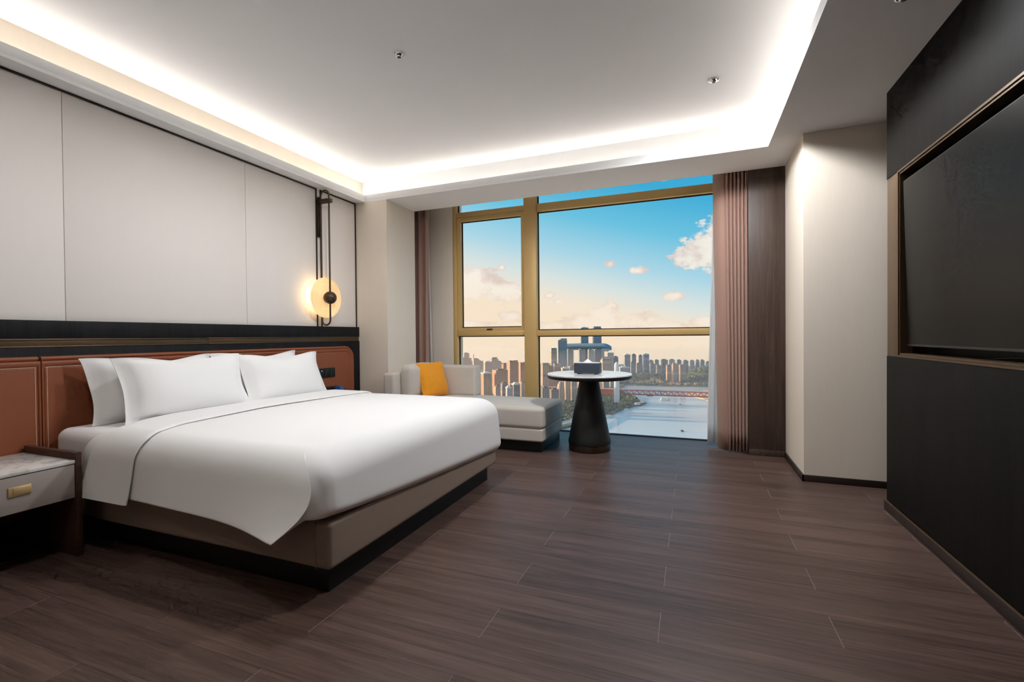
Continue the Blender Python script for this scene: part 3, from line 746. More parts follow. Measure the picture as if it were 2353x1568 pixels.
# ------------------------------------------------------------------ daybed by the window
db = thing('daybed', 'pale grey upholstered daybed along the window on a black plinth', 'daybed', (-2.15, 4.45, 0))
bbox('plinth', -2.98, -1.322, 4.142, 4.775, .0005, .104, M['black'], db, .002)
soft('seat_base', -3.0, -1.298, 4.098, 4.80, .104, .226, M['daybed'], db, .018)
soft('seat_cushion', -2.90, -1.292, 4.092, 4.80, .2265, .425, M['daybed'], db, .035, (.006,.006,.018), 14)
soft('side_backrest', -3.040, -2.902, 4.052, 4.80, .227, .722, M['daybed'], db, .03, (.004,0,0))
soft('window_backrest', -2.900, -2.262, 4.665, 4.83, .43, .768, M['daybed'], db, .028, (0,.005,.004))
def lean(cx, cz, ang):
    c, s_ = math.cos(R(ang)), math.sin(R(ang))
    return lambda q: Vector((cx+(q.x-cx)*c+(q.z-cz)*s_, q.y, cz-(q.x-cx)*s_+(q.z-cz)*c))
o = soft('back_cushion', -2.898, -2.742, 4.145, 4.64, .440, .800, M['daybed'], None, .06, (.02,0,.012), 12)
tag(o, 'plump grey back cushion leaning on the daybed side', 'cushion')
op = pillow('scatter_cushion', M['orange'], .40, .385, .13, .02, 'orange square cushion propped on the grey daybed', 'cushion', None, ((-2.62,4.44,.446), 17, -14), .03, 9, 0)

# ------------------------------------------------------------------ round table
TBX, TBY = -.930, 4.435
tb = thing('pedestal_table', 'round white marble table on a black cone foot', 'table', (TBX, TBY, 0))
MB().lathe([(.001,.0005),(.196,.0005),(.199,.004),(.199,.062),(.197,.066),(.001,.066)], (TBX,TBY,0), 64).put('foot_ring', M['table_ring'], tb, 40)
MB().lathe([(.001,.0665),(.202,.0665),(.203,.085),(.198,.105),(.088,.686),(.001,.686)], (TBX,TBY,0), 64).put('cone', M['black_metal'], tb, 30)
MB().lathe([(.001,.6865),(.388,.6865),(.397,.692),(.400,.698),(.400,.716),(.001,.716)], (TBX,TBY,0), 96).put('top_rim', M['black_metal'], tb, 40)
MB().lathe([(.001,.7165),(.401,.7165),(.403,.719),(.403,.727),(.400,.731),(.001,.731)], (TBX,TBY,0), 96).put('marble_top', M['marble_white'], tb, 40)
tx = thing('tissue_box', 'slate blue tissue box with a white tissue on the round table', 'tissue box', (-.933, 4.40, .7315))
def squircle(cx, cy, a, b, p=5, n=56):
    out = []
    for i in range(n):
        t = 2*math.pi*i/n; c, s_ = math.cos(t), math.sin(t)
        out.append((cx+a*math.copysign(abs(c)**(2/p), c), cy+b*math.copysign(abs(s_)**(2/p), s_)))
    return out
bm_ = MB(); rg = []
for k, z in ((.97,.7395),(1,.742),(1,.832),(.985,.836)): rg.append([(x, y, z) for x, y in squircle(-.933, 4.40, .125*k, .085*k)])
bm_.grid(rg, closed_v=True); bm_.fan(rg[0]); bm_.put('box', M['box_blue'], tx, 40)
MB().prism(squircle(-.933, 4.40, .121, .081), .8363, .8385).put('lid', M['white_plastic'], tx, 40)
for a, b in ((-.08,-.05),(.08,-.05),(-.08,.05),(.08,.05)): MB().lathe([(.001,0),(.009,0),(.009,.008),(.001,.008)], (-.933+a, 4.40+b, .7315), 16).put('foot', M['black'], tx)
tis = MB(); rows_ = []
for i in range(10):
    k = 1-i/9; rows_.append([(-.935+.050*k*math.cos(t_)*(1+.12*math.sin(3*t_)*k), 4.40+.034*k*math.sin(t_)*(1+.15*math.sin(4*t_+1)*k), .839+.036*(1-k)**1.15) for t_ in [2*math.pi*j/32 for j in range(32)]])
tis.grid(rows_, closed_v=True).put('tissue', M['tissue'], tx, 180)
# ================================================================== THE CITY OUTSIDE (in metres, the room is high up)
GW = -268.9
def facade(name, wall, win, rib=7.0, floor_h=9.0, amt=.75, rough=.6, spec=.3):
    m, t, p = new_mat(name)
    o = t.add('ShaderNodeTexCoord').outputs['Object']; q = t.add('ShaderNodeSeparateXYZ', ins={0: o})
    def band(v, per, lo, hi): return t.sstep(t.math('ABSOLUTE', t.math('SUBTRACT', t.math('FRACT', t.math('DIVIDE', v, per)), .5)), lo, hi)
    h = t.math('MULTIPLY', t.math('MULTIPLY', band(t.math('ADD', q.outputs[0], q.outputs[1]), rib, .42, .24), band(q.outputs[2], floor_h, .46, .34)), amt)
    n = t.noise(o, .06, 3, .6)
    c = t.mix(h, wall, win); c = t.mix(t.math('MULTIPLY', n, .25), c, tuple(x*.7 for x in wall[:3])+(1,))
    t.l.new(c, p.inputs['Base Color']); p.inputs['Roughness'].default_value = rough; p.inputs['Specular IOR Level'].default_value = spec
    return m
FM = {'mauve': facade('mauve_facade', srgb(196,172,164), srgb(140,122,122), 9, 8, .6),
      'peach': facade('brown_facade', srgb(204,164,144), srgb(128,104,100), 8, 8, .8),
      'sand': facade('sand_facade', srgb(216,186,164), srgb(146,120,114), 8, 8, .7),
      'beige': facade('beige_facade', srgb(196,182,172), srgb(126,118,120), 9, 60, .75),
      'slate': facade('slate_facade', srgb(150,148,154), srgb(84,88,104), 9, 60, .8),
      'slatelight': facade('light_grey_facade', srgb(190,192,198), srgb(120,126,140), 8, 9, .6),
      'dark': facade('dark_facade', srgb(150,152,154), srgb(70,80,92), 8, 8, .9),
      'glass': facade('blue_glass_facade', srgb(150,164,172), srgb(112,136,150), 12, 10, .7, .35, .5),
      'greywhite': facade('white_ribbed_facade', srgb(212,212,212), srgb(130,142,150), 11, 8, .8),
      'blue': facade('blue_grey_facade', srgb(156,172,184), srgb(112,134,152), 9, 60, .8),
      'bluelight': facade('pale_blue_facade', srgb(178,190,198), srgb(128,148,164), 9, 60, .7)}
RW = plain('white_roof', srgb(232,228,222), .7); RD = plain('dark_roof', srgb(120,104,98), .8)
def tower(name, x, y, w_, d_, zt, yaw, mt, label, grp, ex):
    t = thing(name, label, 'building', (x, y, GW), R(yaw), grp)
    H = zt-GW; mm = FM[mt]
    main = MB().box(-w_/2, w_/2, -d_/2, d_/2, 0, H); main.put('body', mm, t, local=True)
    MB().box(-w_*.28, w_*.22, -d_*.3, d_*.3, H, H+5).put('roof_house', RD if ex != 'slab' else RW, t, local=True)
    if ex == 'slab': MB().box(-w_*.53, w_*.53, -d_*.53, d_*.53, H-3.5, H+.8).put('roof_slab', RW, t, local=True)
    elif ex == 'crown':
        for k in (-.36, .02, .36): MB().box(w_*(k-.1), w_*(k+.1), -d_*.4, d_*.1, H, H+8).put('crown_block', mm, t, local=True)
    elif ex == 'mast': MB().tube([(-w_*.42,0,H),(-w_*.42,0,H+36)], 2.2, 6).put('antenna_mast', RD, t, local=True)
    elif ex == 'sign':
        MB().box(-w_*.4,w_*.35,-d_*.5,-d_*.45,H+4,H+12).put('sign_board', RD, t, local=True)
        for k in (-.35,.3): MB().box(w_*k-.8,w_*k+.8,-d_*.5,-d_*.45,H,H+4).put('sign_post', RD, t, local=True)
    elif ex == 'letters':
        MB().box(-w_*.18,w_*.5,-d_*.5,d_*.5,H,H+11).put('upper_body', mm, t, local=True)
        for k in (-.05,.16,.36): MB().tube([(w_*k+3.6*math.cos(R(a)), -d_*.5-.6, H+1.5+3.6*math.sin(R(a))) for a in range(-140, 141, 20)], 1.1, 5).put('sign_letter', RW, t, local=True)
    if name == 'glass_tower' or mt in ('greywhite', 'slate'):
        for sx in (-1, 1): MB().box(sx*w_*.5-1.3, sx*w_*.5+1.3, -d_*.5-1.3, -d_*.5+1.3, 0, H-1).put('corner_pier', FM['slatelight'] if mt != 'glass' else FM['bluelight'], t, local=True)
    return t
TOWERS = [
  ('tower_block', -1829.0, 3600.0, 46.2, 36.9, -145.3, 42, 'mauve', 'plain pale mauve block rising highest at the left end of the skyline', 'hills skyline seen through the left pane', ''),
  ('tower_block', -1683.0, 3300.0, 81.7, 65.3, -171.2, 42, 'mauve', 'wide mauve block below the plain pale tower at far left', 'hills skyline seen through the left pane', ''),
  ('tower_block', -1543.0, 3200.0, 43.2, 34.6, -171.9, 42, 'mauve', 'mauve block carrying a thin antenna mast on its roof corner', 'hills skyline seen through the left pane', 'mast'),
  ('tower_block', -1673.0, 3500.0, 121.3, 97.1, -206.2, 28, 'mauve', 'long low mauve block filling the skyline behind the antenna block', 'hills skyline seen through the left pane', ''),
  ('tower_block', -1309.0, 2900.0, 48.6, 38.9, -172.7, 42, 'mauve', 'mauve block with pale roof slab left of the rooftop sign block', 'hills skyline seen through the left pane', 'slab'),
  ('tower_block', -1347.0, 3100.0, 51.4, 41.1, -165.1, 42, 'mauve', 'mauve block with small frame sign standing on the roof', 'hills skyline seen through the left pane', 'sign'),
  ('tower_block', -1373.0, 3250.0, 30.9, 24.7, -192.6, 42, 'mauve', 'narrow mauve block at the right end of the left pane skyline', 'hills skyline seen through the left pane', ''),
  ('tower_block', -937.0, 2300.0, 27.8, 22.2, -149.6, 46, 'peach', 'peach tower with sunlit slanted top just left of the tall orange tower', 'sunlit towers seen through the left pane', ''),
  ('tower_block', -815.0, 2100.0, 46.5, 37.2, -125.3, 46, 'peach', 'tall brown tower with a glowing orange left face beside the mullion', 'sunlit towers seen through the left pane', 'crown'),
  ('tower_block', -799.0, 2200.0, 40.5, 32.4, -139.5, 46, 'peach', 'brown tower half hidden by the left edge of the gold mullion', 'sunlit towers seen through the left pane', 'crown'),
  ('tower_block', -865.0, 1900.0, 39.1, 31.3, -163.9, 48, 'peach', 'brown tower right next to the daybed arm with pale corner columns', 'sunlit towers seen through the left pane', 'slab'),
  ('tower_block', -819.0, 1950.0, 57.6, 46.1, -152.9, 46, 'peach', 'broad tower with a bright yellow sunlit left strip', 'sunlit towers seen through the left pane', ''),
  ('tower_block', -725.0, 1700.0, 25.4, 20.3, -199.4, 48, 'sand', 'low sunlit tower below the yellow strip tower', 'sunlit towers seen through the left pane', ''),
  ('tower_block', -656.0, 1600.0, 22.1, 17.7, -175.4, 46, 'slate', 'dark grey tower with orange top in front of the broad tower', 'sunlit towers seen through the left pane', ''),
  ('tower_block', -622.0, 1560.0, 17.4, 13.9, -184.7, 46, 'slatelight', 'short grey tower with white roof edge between two dark towers', 'sunlit towers seen through the left pane', 'slab'),
  ('tower_block', -610.0, 1600.0, 25.8, 20.6, -175.7, 46, 'slate', 'dark slate tower with white corner bands left of the mullion foot', 'sunlit towers seen through the left pane', 'slab'),
  ('tower_block', -635.0, 1750.0, 24.9, 19.9, -187.8, 46, 'sand', 'pale stepped block touching the mullion at seat height', 'sunlit towers seen through the left pane', ''),
  ('tower_block', -957.0, 2000.0, 39.8, 31.8, -196.4, 46, 'peach', 'brown tower peeking over the daybed backrest', 'sunlit towers seen through the left pane', ''),
  ('tower_block', -1277.0, 2500.0, 87.1, 69.7, -200.4, 42, 'mauve', 'mauve block in the gap between window jamb and daybed backrest', 'sunlit towers seen through the left pane', ''),
  ('tower_block', -781.0, 2700.0, 34.7, 27.7, -81.9, 28, 'beige', 'slim beige tower left of the tall glass tower', 'riverside towers left of the round table', 'crown'),
  ('glass_tower', -783.0, 2900.0, 55.5, 44.4, -29.0, 26, 'glass', 'tall blue glass tower with white sign letters near its roof', 'riverside towers left of the round table', 'letters'),
  ('glass_tower', -715.0, 3250.0, 50.5, 40.4, 56.1, 24, 'glass', 'left of the twin blue towers topping the skybridge', 'twin towers', 'slab'),
  ('glass_tower', -624.0, 3250.0, 51.9, 41.6, 54.8, 24, 'glass', 'right of the twin blue towers topping the skybridge', 'twin towers', 'crown'),
  ('glass_tower', -786.0, 3130.0, 37.3, 29.8, -94.9, 24, 'glass', 'blue tower carrying the left end of the skybridge', 'riverside towers left of the round table', ''),
  ('glass_tower', -700.0, 3110.0, 38.8, 31.0, -94.1, 24, 'glass', 'blue tower under the skybridge right of the open gap', 'riverside towers left of the round table', ''),
  ('tower_block', -630.0, 3060.0, 32.7, 26.1, -95.3, 26, 'greywhite', 'white ribbed tower under the middle of the skybridge', 'riverside towers left of the round table', ''),
  ('glass_tower', -594.0, 3120.0, 45.1, 36.0, -94.2, 24, 'glass', 'blue tower under the skybridge below the right twin', 'riverside towers left of the round table', ''),
  ('tower_block', -448.0, 2600.0, 54.1, 43.3, -136.5, 26, 'beige', 'beige ribbed tower behind the tissue box', 'riverside towers left of the round table', 'crown'),
  ('tower_block', -620.0, 2000.0, 28.9, 23.1, -129.2, 34, 'sand', 'pinkish block beside the right edge of the mullion', 'low city blocks left of the round table', 'crown'),
  ('tower_block', -638.0, 2150.0, 27.4, 21.9, -149.1, 34, 'peach', 'brown block with sunlit roof below the slim beige tower', 'low city blocks left of the round table', 'crown'),
  ('tower_block', -634.0, 2250.0, 35.7, 28.6, -146.8, 30, 'beige', 'beige block with stepped roof below the tall glass tower', 'low city blocks left of the round table', 'crown'),
  ('tower_block', -578.0, 2200.0, 34.3, 27.4, -157.8, 32, 'sand', 'sand block left above the round table rim', 'low city blocks left of the round table', 'slab'),
  ('tower_block', -611.0, 2500.0, 48.6, 38.9, -169.1, 28, 'beige', 'beige block behind the left end of the tissue box', 'low city blocks left of the round table', ''),
  ('tower_block', -464.0, 1500.0, 24.2, 19.3, -174.8, 32, 'dark', 'dark apartment block with white window bands above the daybed seat', 'low city blocks left of the round table', ''),
  ('tower_block', -450.0, 1560.0, 28.5, 22.8, -186.9, 32, 'dark', 'dark apartment block between daybed and table leg', 'low city blocks left of the round table', ''),
  ('tower_block', -465.0, 1800.0, 20.9, 16.7, -172.2, 34, 'sand', 'pale block under the left half of the table top', 'low city blocks left of the round table', ''),
  ('tower_block', -443.0, 1820.0, 20.9, 16.7, -178.7, 34, 'beige', 'beige block touching the table leg on its left', 'low city blocks left of the round table', ''),
  ('tower_block', -549.0, 1760.0, 21.2, 16.9, -160.4, 42, 'mauve', 'mauve block between mullion and the round sunlit hall', 'low city blocks left of the round table', ''),
  ('tower_block', -399.0, 2300.0, 27.4, 21.9, -209.0, 26, 'beige', 'beige block just right of the table leg under the top', 'low city blocks left of the round table', ''),
  ('tower_block', -377.0, 2350.0, 20.8, 16.6, -221.6, 26, 'slatelight', 'grey block beside the white bridge pylon', 'low city blocks left of the round table', ''),
  ('tower_block', -477.0, 2100.0, 30.2, 24.1, -193.4, 42, 'mauve', 'mauve block hidden behind the neck of the table leg', 'low city blocks left of the round table', ''),
  ('tower_block', -385.0, 3000.0, 35.6, 28.5, -123.2, 20, 'blue', 'first of four tall blue towers right of the tissue box', 'skyline across the river', 'slab'),
  ('tower_block', -349.0, 3050.0, 24.6, 19.7, -125.0, 20, 'blue', 'second of four tall blue towers right of the tissue box', 'skyline across the river', ''),
  ('tower_block', -308.0, 3050.0, 19.9, 16.0, -130.3, 20, 'blue', 'third of four tall blue towers right of the tissue box', 'skyline across the river', ''),
  ('tower_block', -265.0, 2950.0, 31.9, 25.5, -117.8, 20, 'blue', 'fourth of four tall blue towers right of the tissue box', 'skyline across the river', 'slab'),
  ('tower_block', -472.0, 3100.0, 30.4, 24.3, -142.2, 20, 'blue', 'pale blue tower right behind the white bridge pylon', 'skyline across the river', ''),
  ('tower_block', -364.0, 2700.0, 52.3, 41.8, -183.2, 20, 'slatelight', 'grey block with white roof line right of the bridge pylon', 'skyline across the river', 'slab'),
  ('tower_block', -262.0, 3300.0, 26.3, 21.0, -176.4, 18, 'bluelight', 'first tower in the even blue row at right, counted from the left', 'skyline across the river', ''),
  ('tower_block', -230.0, 3340.0, 26.4, 21.1, -175.2, 18, 'blue', 'second tower in the even blue row at right, counted from the left', 'skyline across the river', ''),
  ('tower_block', -184.0, 3380.0, 45.6, 36.5, -173.7, 18, 'blue', 'third tower in the even blue row at right, counted from the left', 'skyline across the river', ''),
  ('tower_block', -128.0, 3300.0, 32.4, 25.9, -169.1, 18, 'bluelight', 'fourth tower in the even blue row at right, counted from the left', 'skyline across the river', ''),
  ('tower_block', -85.0, 3340.0, 27.8, 22.3, -173.6, 18, 'blue', 'fifth tower in the even blue row at right, counted from the left', 'skyline across the river', ''),
  ('tower_block', -44.0, 3380.0, 32.6, 26.0, -178.2, 18, 'blue', 'sixth tower in the even blue row at right, counted from the left', 'skyline across the river', ''),
  ('tower_block', -1.0, 3300.0, 24.7, 19.8, -173.5, 18, 'bluelight', 'seventh tower in the even blue row at right, counted from the left', 'skyline across the river', ''),
  ('tower_block', 32.0, 3340.0, 20.3, 16.3, -172.4, 18, 'blue', 'eighth tower in the even blue row at right, counted from the left', 'skyline across the river', ''),
  ('tower_block', 62.0, 3380.0, 25.0, 20.0, -174.1, 18, 'blue', 'ninth tower in the even blue row at right, counted from the left', 'skyline across the river', ''),
  ('tower_block', 97.0, 3300.0, 26.4, 21.1, -181.0, 18, 'bluelight', 'tenth tower in the even blue row at right, counted from the left', 'skyline across the river', ''),
  ('tower_block', 143.0, 3340.0, 35.2, 28.2, -188.5, 18, 'blue', 'eleventh tower in the even blue row at right, counted from the left', 'skyline across the river', ''),
  ('tower_block', 208.0, 3380.0, 52.6, 42.1, -178.4, 18, 'blue', 'twelfth tower in the even blue row at right, counted from the left', 'skyline across the river', ''),
  ('tower_block', -340.0, 2900.0, 23.5, 18.8, -166.7, 20, 'blue', 'leftmost of the lower blue blocks in front of the skyline row', 'skyline across the river', ''),
  ('tower_block', -301.0, 2850.0, 22.9, 18.3, -171.2, 20, 'blue', 'second of the lower blue blocks in front of the skyline row', 'skyline across the river', ''),
  ('tower_block', -225.0, 2900.0, 26.9, 21.5, -173.2, 20, 'blue', 'third of the lower blue blocks in front of the skyline row', 'skyline across the river', ''),
  ('tower_block', -186.0, 2850.0, 24.2, 19.3, -179.9, 20, 'blue', 'fourth of the lower blue blocks in front of the skyline row', 'skyline across the river', ''),
  ('tower_block', -164.0, 2950.0, 24.9, 19.9, -180.6, 20, 'blue', 'rightmost of the lower blue blocks in front of the skyline row', 'skyline across the river', ''),
  ('tower_block', -122.0, 2680.0, 21.9, 17.6, -170.8, 24, 'beige', 'left of three beige riverside towers with warm roofs', 'skyline across the river', 'crown'),
  ('tower_block', -90.0, 2640.0, 23.2, 18.6, -160.7, 24, 'beige', 'middle of three beige riverside towers with warm roofs', 'skyline across the river', 'crown'),
  ('tower_block', -52.0, 2680.0, 32.3, 25.8, -169.7, 24, 'beige', 'right of three beige riverside towers with warm roofs', 'skyline across the river', 'crown'),
]
for a in TOWERS: tower(*a)

# skybridge across the blue towers
sb = thing('skybridge', 'long horizontal blue glass skybridge resting on the tower tops', 'skybridge', (-680, 3180, -96))
rows_ = []
def sect(x, yc, zc, ry, rz): return [(x, yc+ry*math.cos(R(a)), zc+rz*math.sin(R(a))) for a in range(0, 360, 20)]
for i in range(33):
    t_ = i/32; x = -818+t_*306; e = max(0, (t_-.80)/.20); b = max(0, (.04-t_)/.04)
    rows_.append(sect(x, 3180, -76-16*e**2+2*min(1, t_*4), 22*(1-.3*e**3), 19.5*(1-.35*e**3)))
m_ = MB().grid(rows_, closed_v=True); m_.fan(rows_[0]); m_.fan(rows_[-1]); m_.put('tube', facade('skybridge_glass', srgb(140,166,184), srgb(108,142,166), 14, 9, .6, .3, .5), sb, 40)
MB().box(-780,-742,3165,3195,-101,-95).put('underside_deck', RD, sb)

# tower with a square opening near the top
ho = thing('gate_tower', 'blue tower with a square opening near its stepped top', 'building', (-511, 3020, GW))
for a in ((-549,-534,-100),(-509,-473,-113)): MB().box(a[0],a[1],3005,3035,GW,a[2]).put('body', FM['glass'], ho)
MB().box(-534,-509,3005,3035,GW,-139).put('body', FM['glass'], ho)
MB().box(-534,-509,3005,3035,-105,-94).put('lintel', FM['bluelight'], ho)
MB().box(-545,-500,3008,3032,-100,-86).put('roof_house', FM['glass'], ho)

# round sunlit hall
hl = thing('round_hall', 'round glowing hall with arched front left of the table leg', 'building', (-465, 1700, GW))
MB().lathe([(15,0),(15,62),(14,74),(11,86),(6,94),(.5,97)], (-465,1700,GW), 28).put('drum', FM['sand'], hl, 40)

# ground and water
def terrain(name, mat, xs, ys, fz, label):
    pts = [[(x, y, fz(x, y)) for y in ys] for x in xs]
    o = MB().grid(pts).put(name, mat, None, 180); return struct(o, label)
def ground_mat(name, stops, scale):
    m, t, p = new_mat(name)
    o = t.add('ShaderNodeTexCoord').outputs['Object']; n = t.noise(o, scale, 8, .7)
    t.l.new(t.ramp(n, stops), p.inputs['Base Color']); p.inputs['Roughness'].default_value = .9; return m
gm = ground_mat('wooded_ground', [(.34, srgb(52,72,66)), (.47, srgb(84,104,90)), (.56, srgb(112,116,102)), (.64, srgb(168,148,130)), (.75, srgb(206,180,160))], .022)
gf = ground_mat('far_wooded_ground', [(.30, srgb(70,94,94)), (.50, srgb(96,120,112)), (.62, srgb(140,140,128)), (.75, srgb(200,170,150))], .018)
shore = [(-330,700),(-352,1290),(-300,1420),(-284,1480),(-258,1560),(-238,1680),(-214,1755),(-194,1825),(-188,1905),(-212,1985),(-262,2080),(-300,2180),(-330,2300),(-340,2535)]
m_ = MB().prism(shore + [(-4200,2535),(-4200,700)], GW-2, GW+5); struct(m_.put('ground_left_bank', gm), 'wooded left river bank')
rn = random.Random(3)
def fz(x, y):
    z = GW+3+min(16, (y-2520)*.05) + 62*math.exp(-((x-70)/120)**2-((y-2830)/150)**2) + 26*math.exp(-((x+250)/140)**2-((y-2800)/120)**2)
    return z+3*math.sin(x*.03)+2*math.sin(y*.05+x*.02) if y > 2530 else GW-1
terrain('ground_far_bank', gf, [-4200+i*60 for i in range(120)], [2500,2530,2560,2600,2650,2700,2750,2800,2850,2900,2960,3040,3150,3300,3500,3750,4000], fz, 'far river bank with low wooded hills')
def water():
    m, t, p = new_mat('river_water')
    o = t.add('ShaderNodeTexCoord').outputs['Object']
    n = t.noise(t.mapping(o, (.3,1,1)), .012, 5, .6); t.l.new(t.mix(n, srgb(196,216,220), srgb(222,226,222)), p.inputs['Base Color'])
    p.inputs['Roughness'].default_value = .14; p.inputs['IOR'].default_value = 1.33
    b = t.add('ShaderNodeBump', ins={'Height': t.noise(t.mapping(o, (.25,1,1)), .10, 5, .6), 'Strength': .25, 'Distance': 1.5}); t.l.new(b.outputs[0], p.inputs['Normal']); return m
WM = water()
struct(MB().box(-900, 2600, 300, 2560, GW-8, GW).put('river_water', WM), 'wide pale river below the window')
struct(MB().prism([(-30,2215),(40,2085),(95,1900),(130,1760),(500,1700),(500,2400),(60,2400)], GW-1, GW+2.5).put('ground_sandbar', plain('river_sand', srgb(232,196,160), .9, var=.08, vscale=.05)), 'sandy river bank at the right end of the bridge')

# trees along the left bank: nobody could count them
ico = bmesh.new(); bmesh.ops.create_icosphere(ico, subdivisions=1, radius=1); iv = [v.co.copy() for v in ico.verts]; iF = [tuple(v.index for v in f.verts) for f in ico.faces]; ico.free()
def clear(x, y):
    return all(abs(x-a[1]) > a[3]*.75+8 or abs(y-a[2]) > a[3]*.75+8 for a in TOWERS)
def woods(name, spots, mat, label):
    V, F = [], []
    for x, y, z, r_ in spots:
        n = len(V)
        for v in iv: k = r_*rn.uniform(.8, 1.2); V.append((x+v.x*k, y+v.y*k, z+v.z*k*.9))
        F += [tuple(n+i for i in f) for f in iF]
    return tag(mk(name, V, F, mat, None, 60), label, 'trees', kind='stuff')
def inside(x, y):
    c = False; P = shore+[(-4200,2535),(-4200,700)]
    for (a, b), (d, e) in zip(P, P[1:]+P[:1]):
        if (b > y) != (e > y) and x < (d-a)*(y-b)/(e-b)+a: c = not c
    return c
tm = ground_mat('tree_foliage', [(.3, srgb(44,68,62)), (.5, srgb(66,96,82)), (.7, srgb(110,122,92))], .05)
sp = []
while len(sp) < 1500:
    x, y = rn.uniform(-620, -185), rn.uniform(1380, 2150)
    if inside(x+10, y) and clear(x, y) and not (-300 < x < -255 and 1820 < y < 1890) and all(math.hypot(x-a, y-b) > 24 for a, b in ((-330,1330),(-312,1430),(-300,1560),(-465,1700),(-305,1495),(-310,1640),(-322,1740))): sp.append((x, y, GW+7+rn.uniform(0,4), rn.uniform(4, 9)))
woods('riverside_trees', sp, tm, 'dark green trees massed along the left river bank')
sp = []
while len(sp) < 1500:
    x, y = rn.uniform(-420, 320), rn.uniform(2545, 2860)
    if clear(x, y): sp.append((x, y, fz(x, y)+2.5, rn.uniform(3, 6)))
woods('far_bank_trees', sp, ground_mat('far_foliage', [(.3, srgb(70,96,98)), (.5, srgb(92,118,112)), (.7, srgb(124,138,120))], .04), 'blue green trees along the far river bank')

# low houses of the far bank, each its own
hr = plain('warm_roof', srgb(216,150,120), .8); hwm = plain('cream_house_wall', srgb(236,208,184), .8)
ON = ['first','second','third','fourth','fifth','sixth','seventh','eighth','ninth','tenth','eleventh']
for i, (x, y, w_, h_) in enumerate(((-311,2600,16,8),(-280,2590,20,9),(-258,2600,22,12),(-226,2605,26,10),(-206,2625,14,16),(-172,2620,24,12),(-154,2590,18,8),(-98,2570,26,7),(-66,2565,18,8),(-24,2570,22,8),(18,2560,16,7))):
    z = fz(x, y)-1
    t = thing('riverside_house', '%s low warm-roofed house from the left on the far river bank' % ON[i], 'house', (x, y, z), R(20), 'houses along the far bank')
    MB().box(-w_/2,w_/2,-6,6,0,h_).put('walls', hwm, t, local=True)
    m_ = MB(); m_.v = [(-w_/2-1,-7,h_),(w_/2+1,-7,h_),(w_/2+1,7,h_),(-w_/2-1,7,h_),(-w_/2-1,0,h_+6),(w_/2+1,0,h_+6)]; m_.f = [(0,1,5,4),(3,4,5,2),(0,4,3),(1,2,5),(0,3,2,1)]
    m_.put('roof', hr, t, local=True)

# red truss bridge with white pylon
br = thing('bridge', 'long red steel truss bridge crossing the river', 'bridge', (-200, 1860, GW))
red = plain('red_steel', srgb(172,74,70), .55, var=.08, vscale=.1); deckm = plain('bridge_deck', srgb(206,168,158), .8)
bx0, bx1 = -560, 420
def bz(x): return -218.5+(x+469)*.0337*0 + (0)
ZA, ZB = -231.5, -214.0
for yy in (1852, 1868):
    MB().box(bx0,bx1,yy-1,yy+1,ZB-3.2,ZB).put('top_chord', red, br); MB().box(bx0,bx1,yy-1,yy+1,ZA-1.6,ZA+1.6).put('bottom_chord', red, br)
    n = int((bx1+275)/10.5); wb = MB()
    for i in range(n):
        xa, xb_ = -275+i*10.5, -275+(i+1)*10.5; za, zb = (ZA, ZB-2) if i % 2 == 0 else (ZB-2, ZA)
        wb.tube([(xa,yy,za),(xb_,yy,zb)], 1.15, 4)
    wb.put('truss_web', red, br)
MB().box(bx0,-290,1853,1867,ZA,ZB-1).put('solid_web', red, br)
MB().box(bx0,bx1,1850,1870,ZB,ZB+1.2).put('upper_deck', deckm, br)
MB().box(bx0,bx1,1851,1869,ZA-.5,ZA+.5).put('lower_deck', red, br)
pyl = MB(); pr_ = []
for z, a, b in ((GW,11,9),(-230,10.5,8.5),(-150,9.5,8),(-118,9,7.5),(-110,7,6),(-105.5,3,3)): pr_.append([(x, y, z) for x, y in squircle(-277, 1844, a, b, 3, 20)])
pyl.grid(pr_, closed_v=True); pyl.fan(pr_[-1]); pyl.put('pylon', plain('white_concrete', srgb(226,232,236), .6), br, 40)

# elevated road on the near left bank
er = thing('elevated_road', 'grey elevated road below the daybed seat', 'road', (-340, 1290, GW))
rd = plain('road_grey', srgb(168,172,174), .8)
def strip(P, wd, z0, z1):
    L, Rr_ = [], []
    for i, p in enumerate(P):
        a = Vector(P[max(0,i-1)]); b = Vector(P[min(len(P)-1,i+1)]); t_ = (b-a).normalized(); n = Vector((-t_.y, t_.x))
        L.append((p[0]+n.x*wd/2, p[1]+n.y*wd/2)); Rr_.append((p[0]-n.x*wd/2, p[1]-n.y*wd/2))
    m_ = MB(); m_.grid([[(x,y,z0) for x,y in L],[(x,y,z1) for x,y in L],[(x,y,z1) for x,y in Rr_],[(x,y,z0) for x,y in Rr_]], closed_u=True); return m_
RP = [(-500,980),(-420,1120),(-365,1225),(-330,1330),(-312,1430),(-300,1560),(-330,1800)]
strip(RP, 16, -252, -250).put('deck', rd, er); strip([(x+8,y-2) for x,y in RP], 1.2, -250, -247.8).put('parapet', RW, er); strip([(x-8,y+2) for x,y in RP], 1.2, -250, -247.8).put('parapet', RW, er)
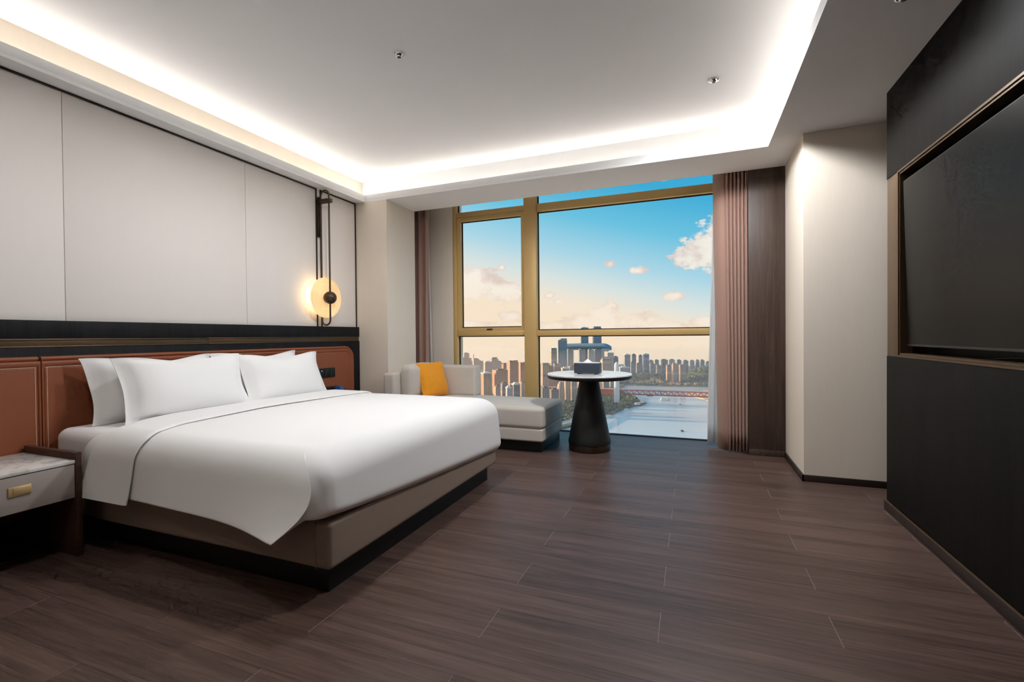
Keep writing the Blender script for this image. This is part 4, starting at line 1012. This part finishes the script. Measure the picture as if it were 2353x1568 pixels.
for x, y in RP[1:]: MB().lathe([(2.5,0),(2.5,17)], (x,y,GW), 10).put('pier', rd, er)

# boats
bw = plain('boat_white', srgb(236,230,222), .6); bdk = plain('boat_dark', srgb(64,70,74), .7)
def boat(x, y, L, W_, rot, mh, mc, label, decks=1):
    t = thing('boat', label, 'boat', (x, y, GW), R(rot))
    hull = MB(); rg = []
    for z, k in ((-.6,.82),(W_*.28,1.0)):
        rg.append([(L*.5*k,0,z),(L*.3*k,W_*.5*k,z),(-L*.5*k,W_*.46*k,z),(-L*.5*k,-W_*.46*k,z),(L*.3*k,-W_*.5*k,z)])
    hull.grid(rg, closed_v=True); hull.fan(rg[0]); hull.fan(rg[1]); hull.put('hull', mh, t, local=True)
    for k in range(decks): MB().box(-L*(.38-.06*k),L*(.2-.08*k),-W_*.36,W_*.36,W_*(.28+.3*k),W_*(.28+.3*(k+1))).put('cabin', mc, t, local=True)
boat(-172.6, 2108, 30, 9, 5, bdk, bdk, 'dark boat just under the bridge')
boat(-106.3, 1986, 40, 15, 12, bw, bw, 'white cruise boat in the middle of the river', 2)
boat(-44, 1893, 8, 5, 80, bdk, bdk, 'tiny dark boat right of the white cruise boat')
boat(-26.5, 1368, 9, 7, 30, bdk, bdk, 'small dark boat near the bottom of the window')
boat(-180, 1868, 46, 16, 70, bdk, bw, 'large moored ferry at the tip of the wooded bank', 3)
boat(-193, 1812, 40, 14, 40, bdk, bw, 'moored white ferry left of the large ferry', 2)
boat(-222, 1700, 36, 8, 75, bw, bw, 'white moored barge along the wooded shore')
boat(-255, 1528, 40, 12, 60, bw, bw, 'white boat moored right of the table leg', 1)

# low evening haze lying over the river and the city
hz, t, p = new_mat('river_haze'); t.n.remove(p)
t.l.new(t.add('ShaderNodeVolumeScatter', ins={'Color': (1.0,.95,.90,1), 'Density': 1.5e-4, 'Anisotropy': .35}).outputs[0], t.n['Material Output'].inputs['Volume'])
hb_ = MB().box(-4300, 2700, 700, 4300, GW-12, -85).put('haze', hz); tag(hb_, 'thin warm evening haze lying over the river city', 'haze', kind='stuff')
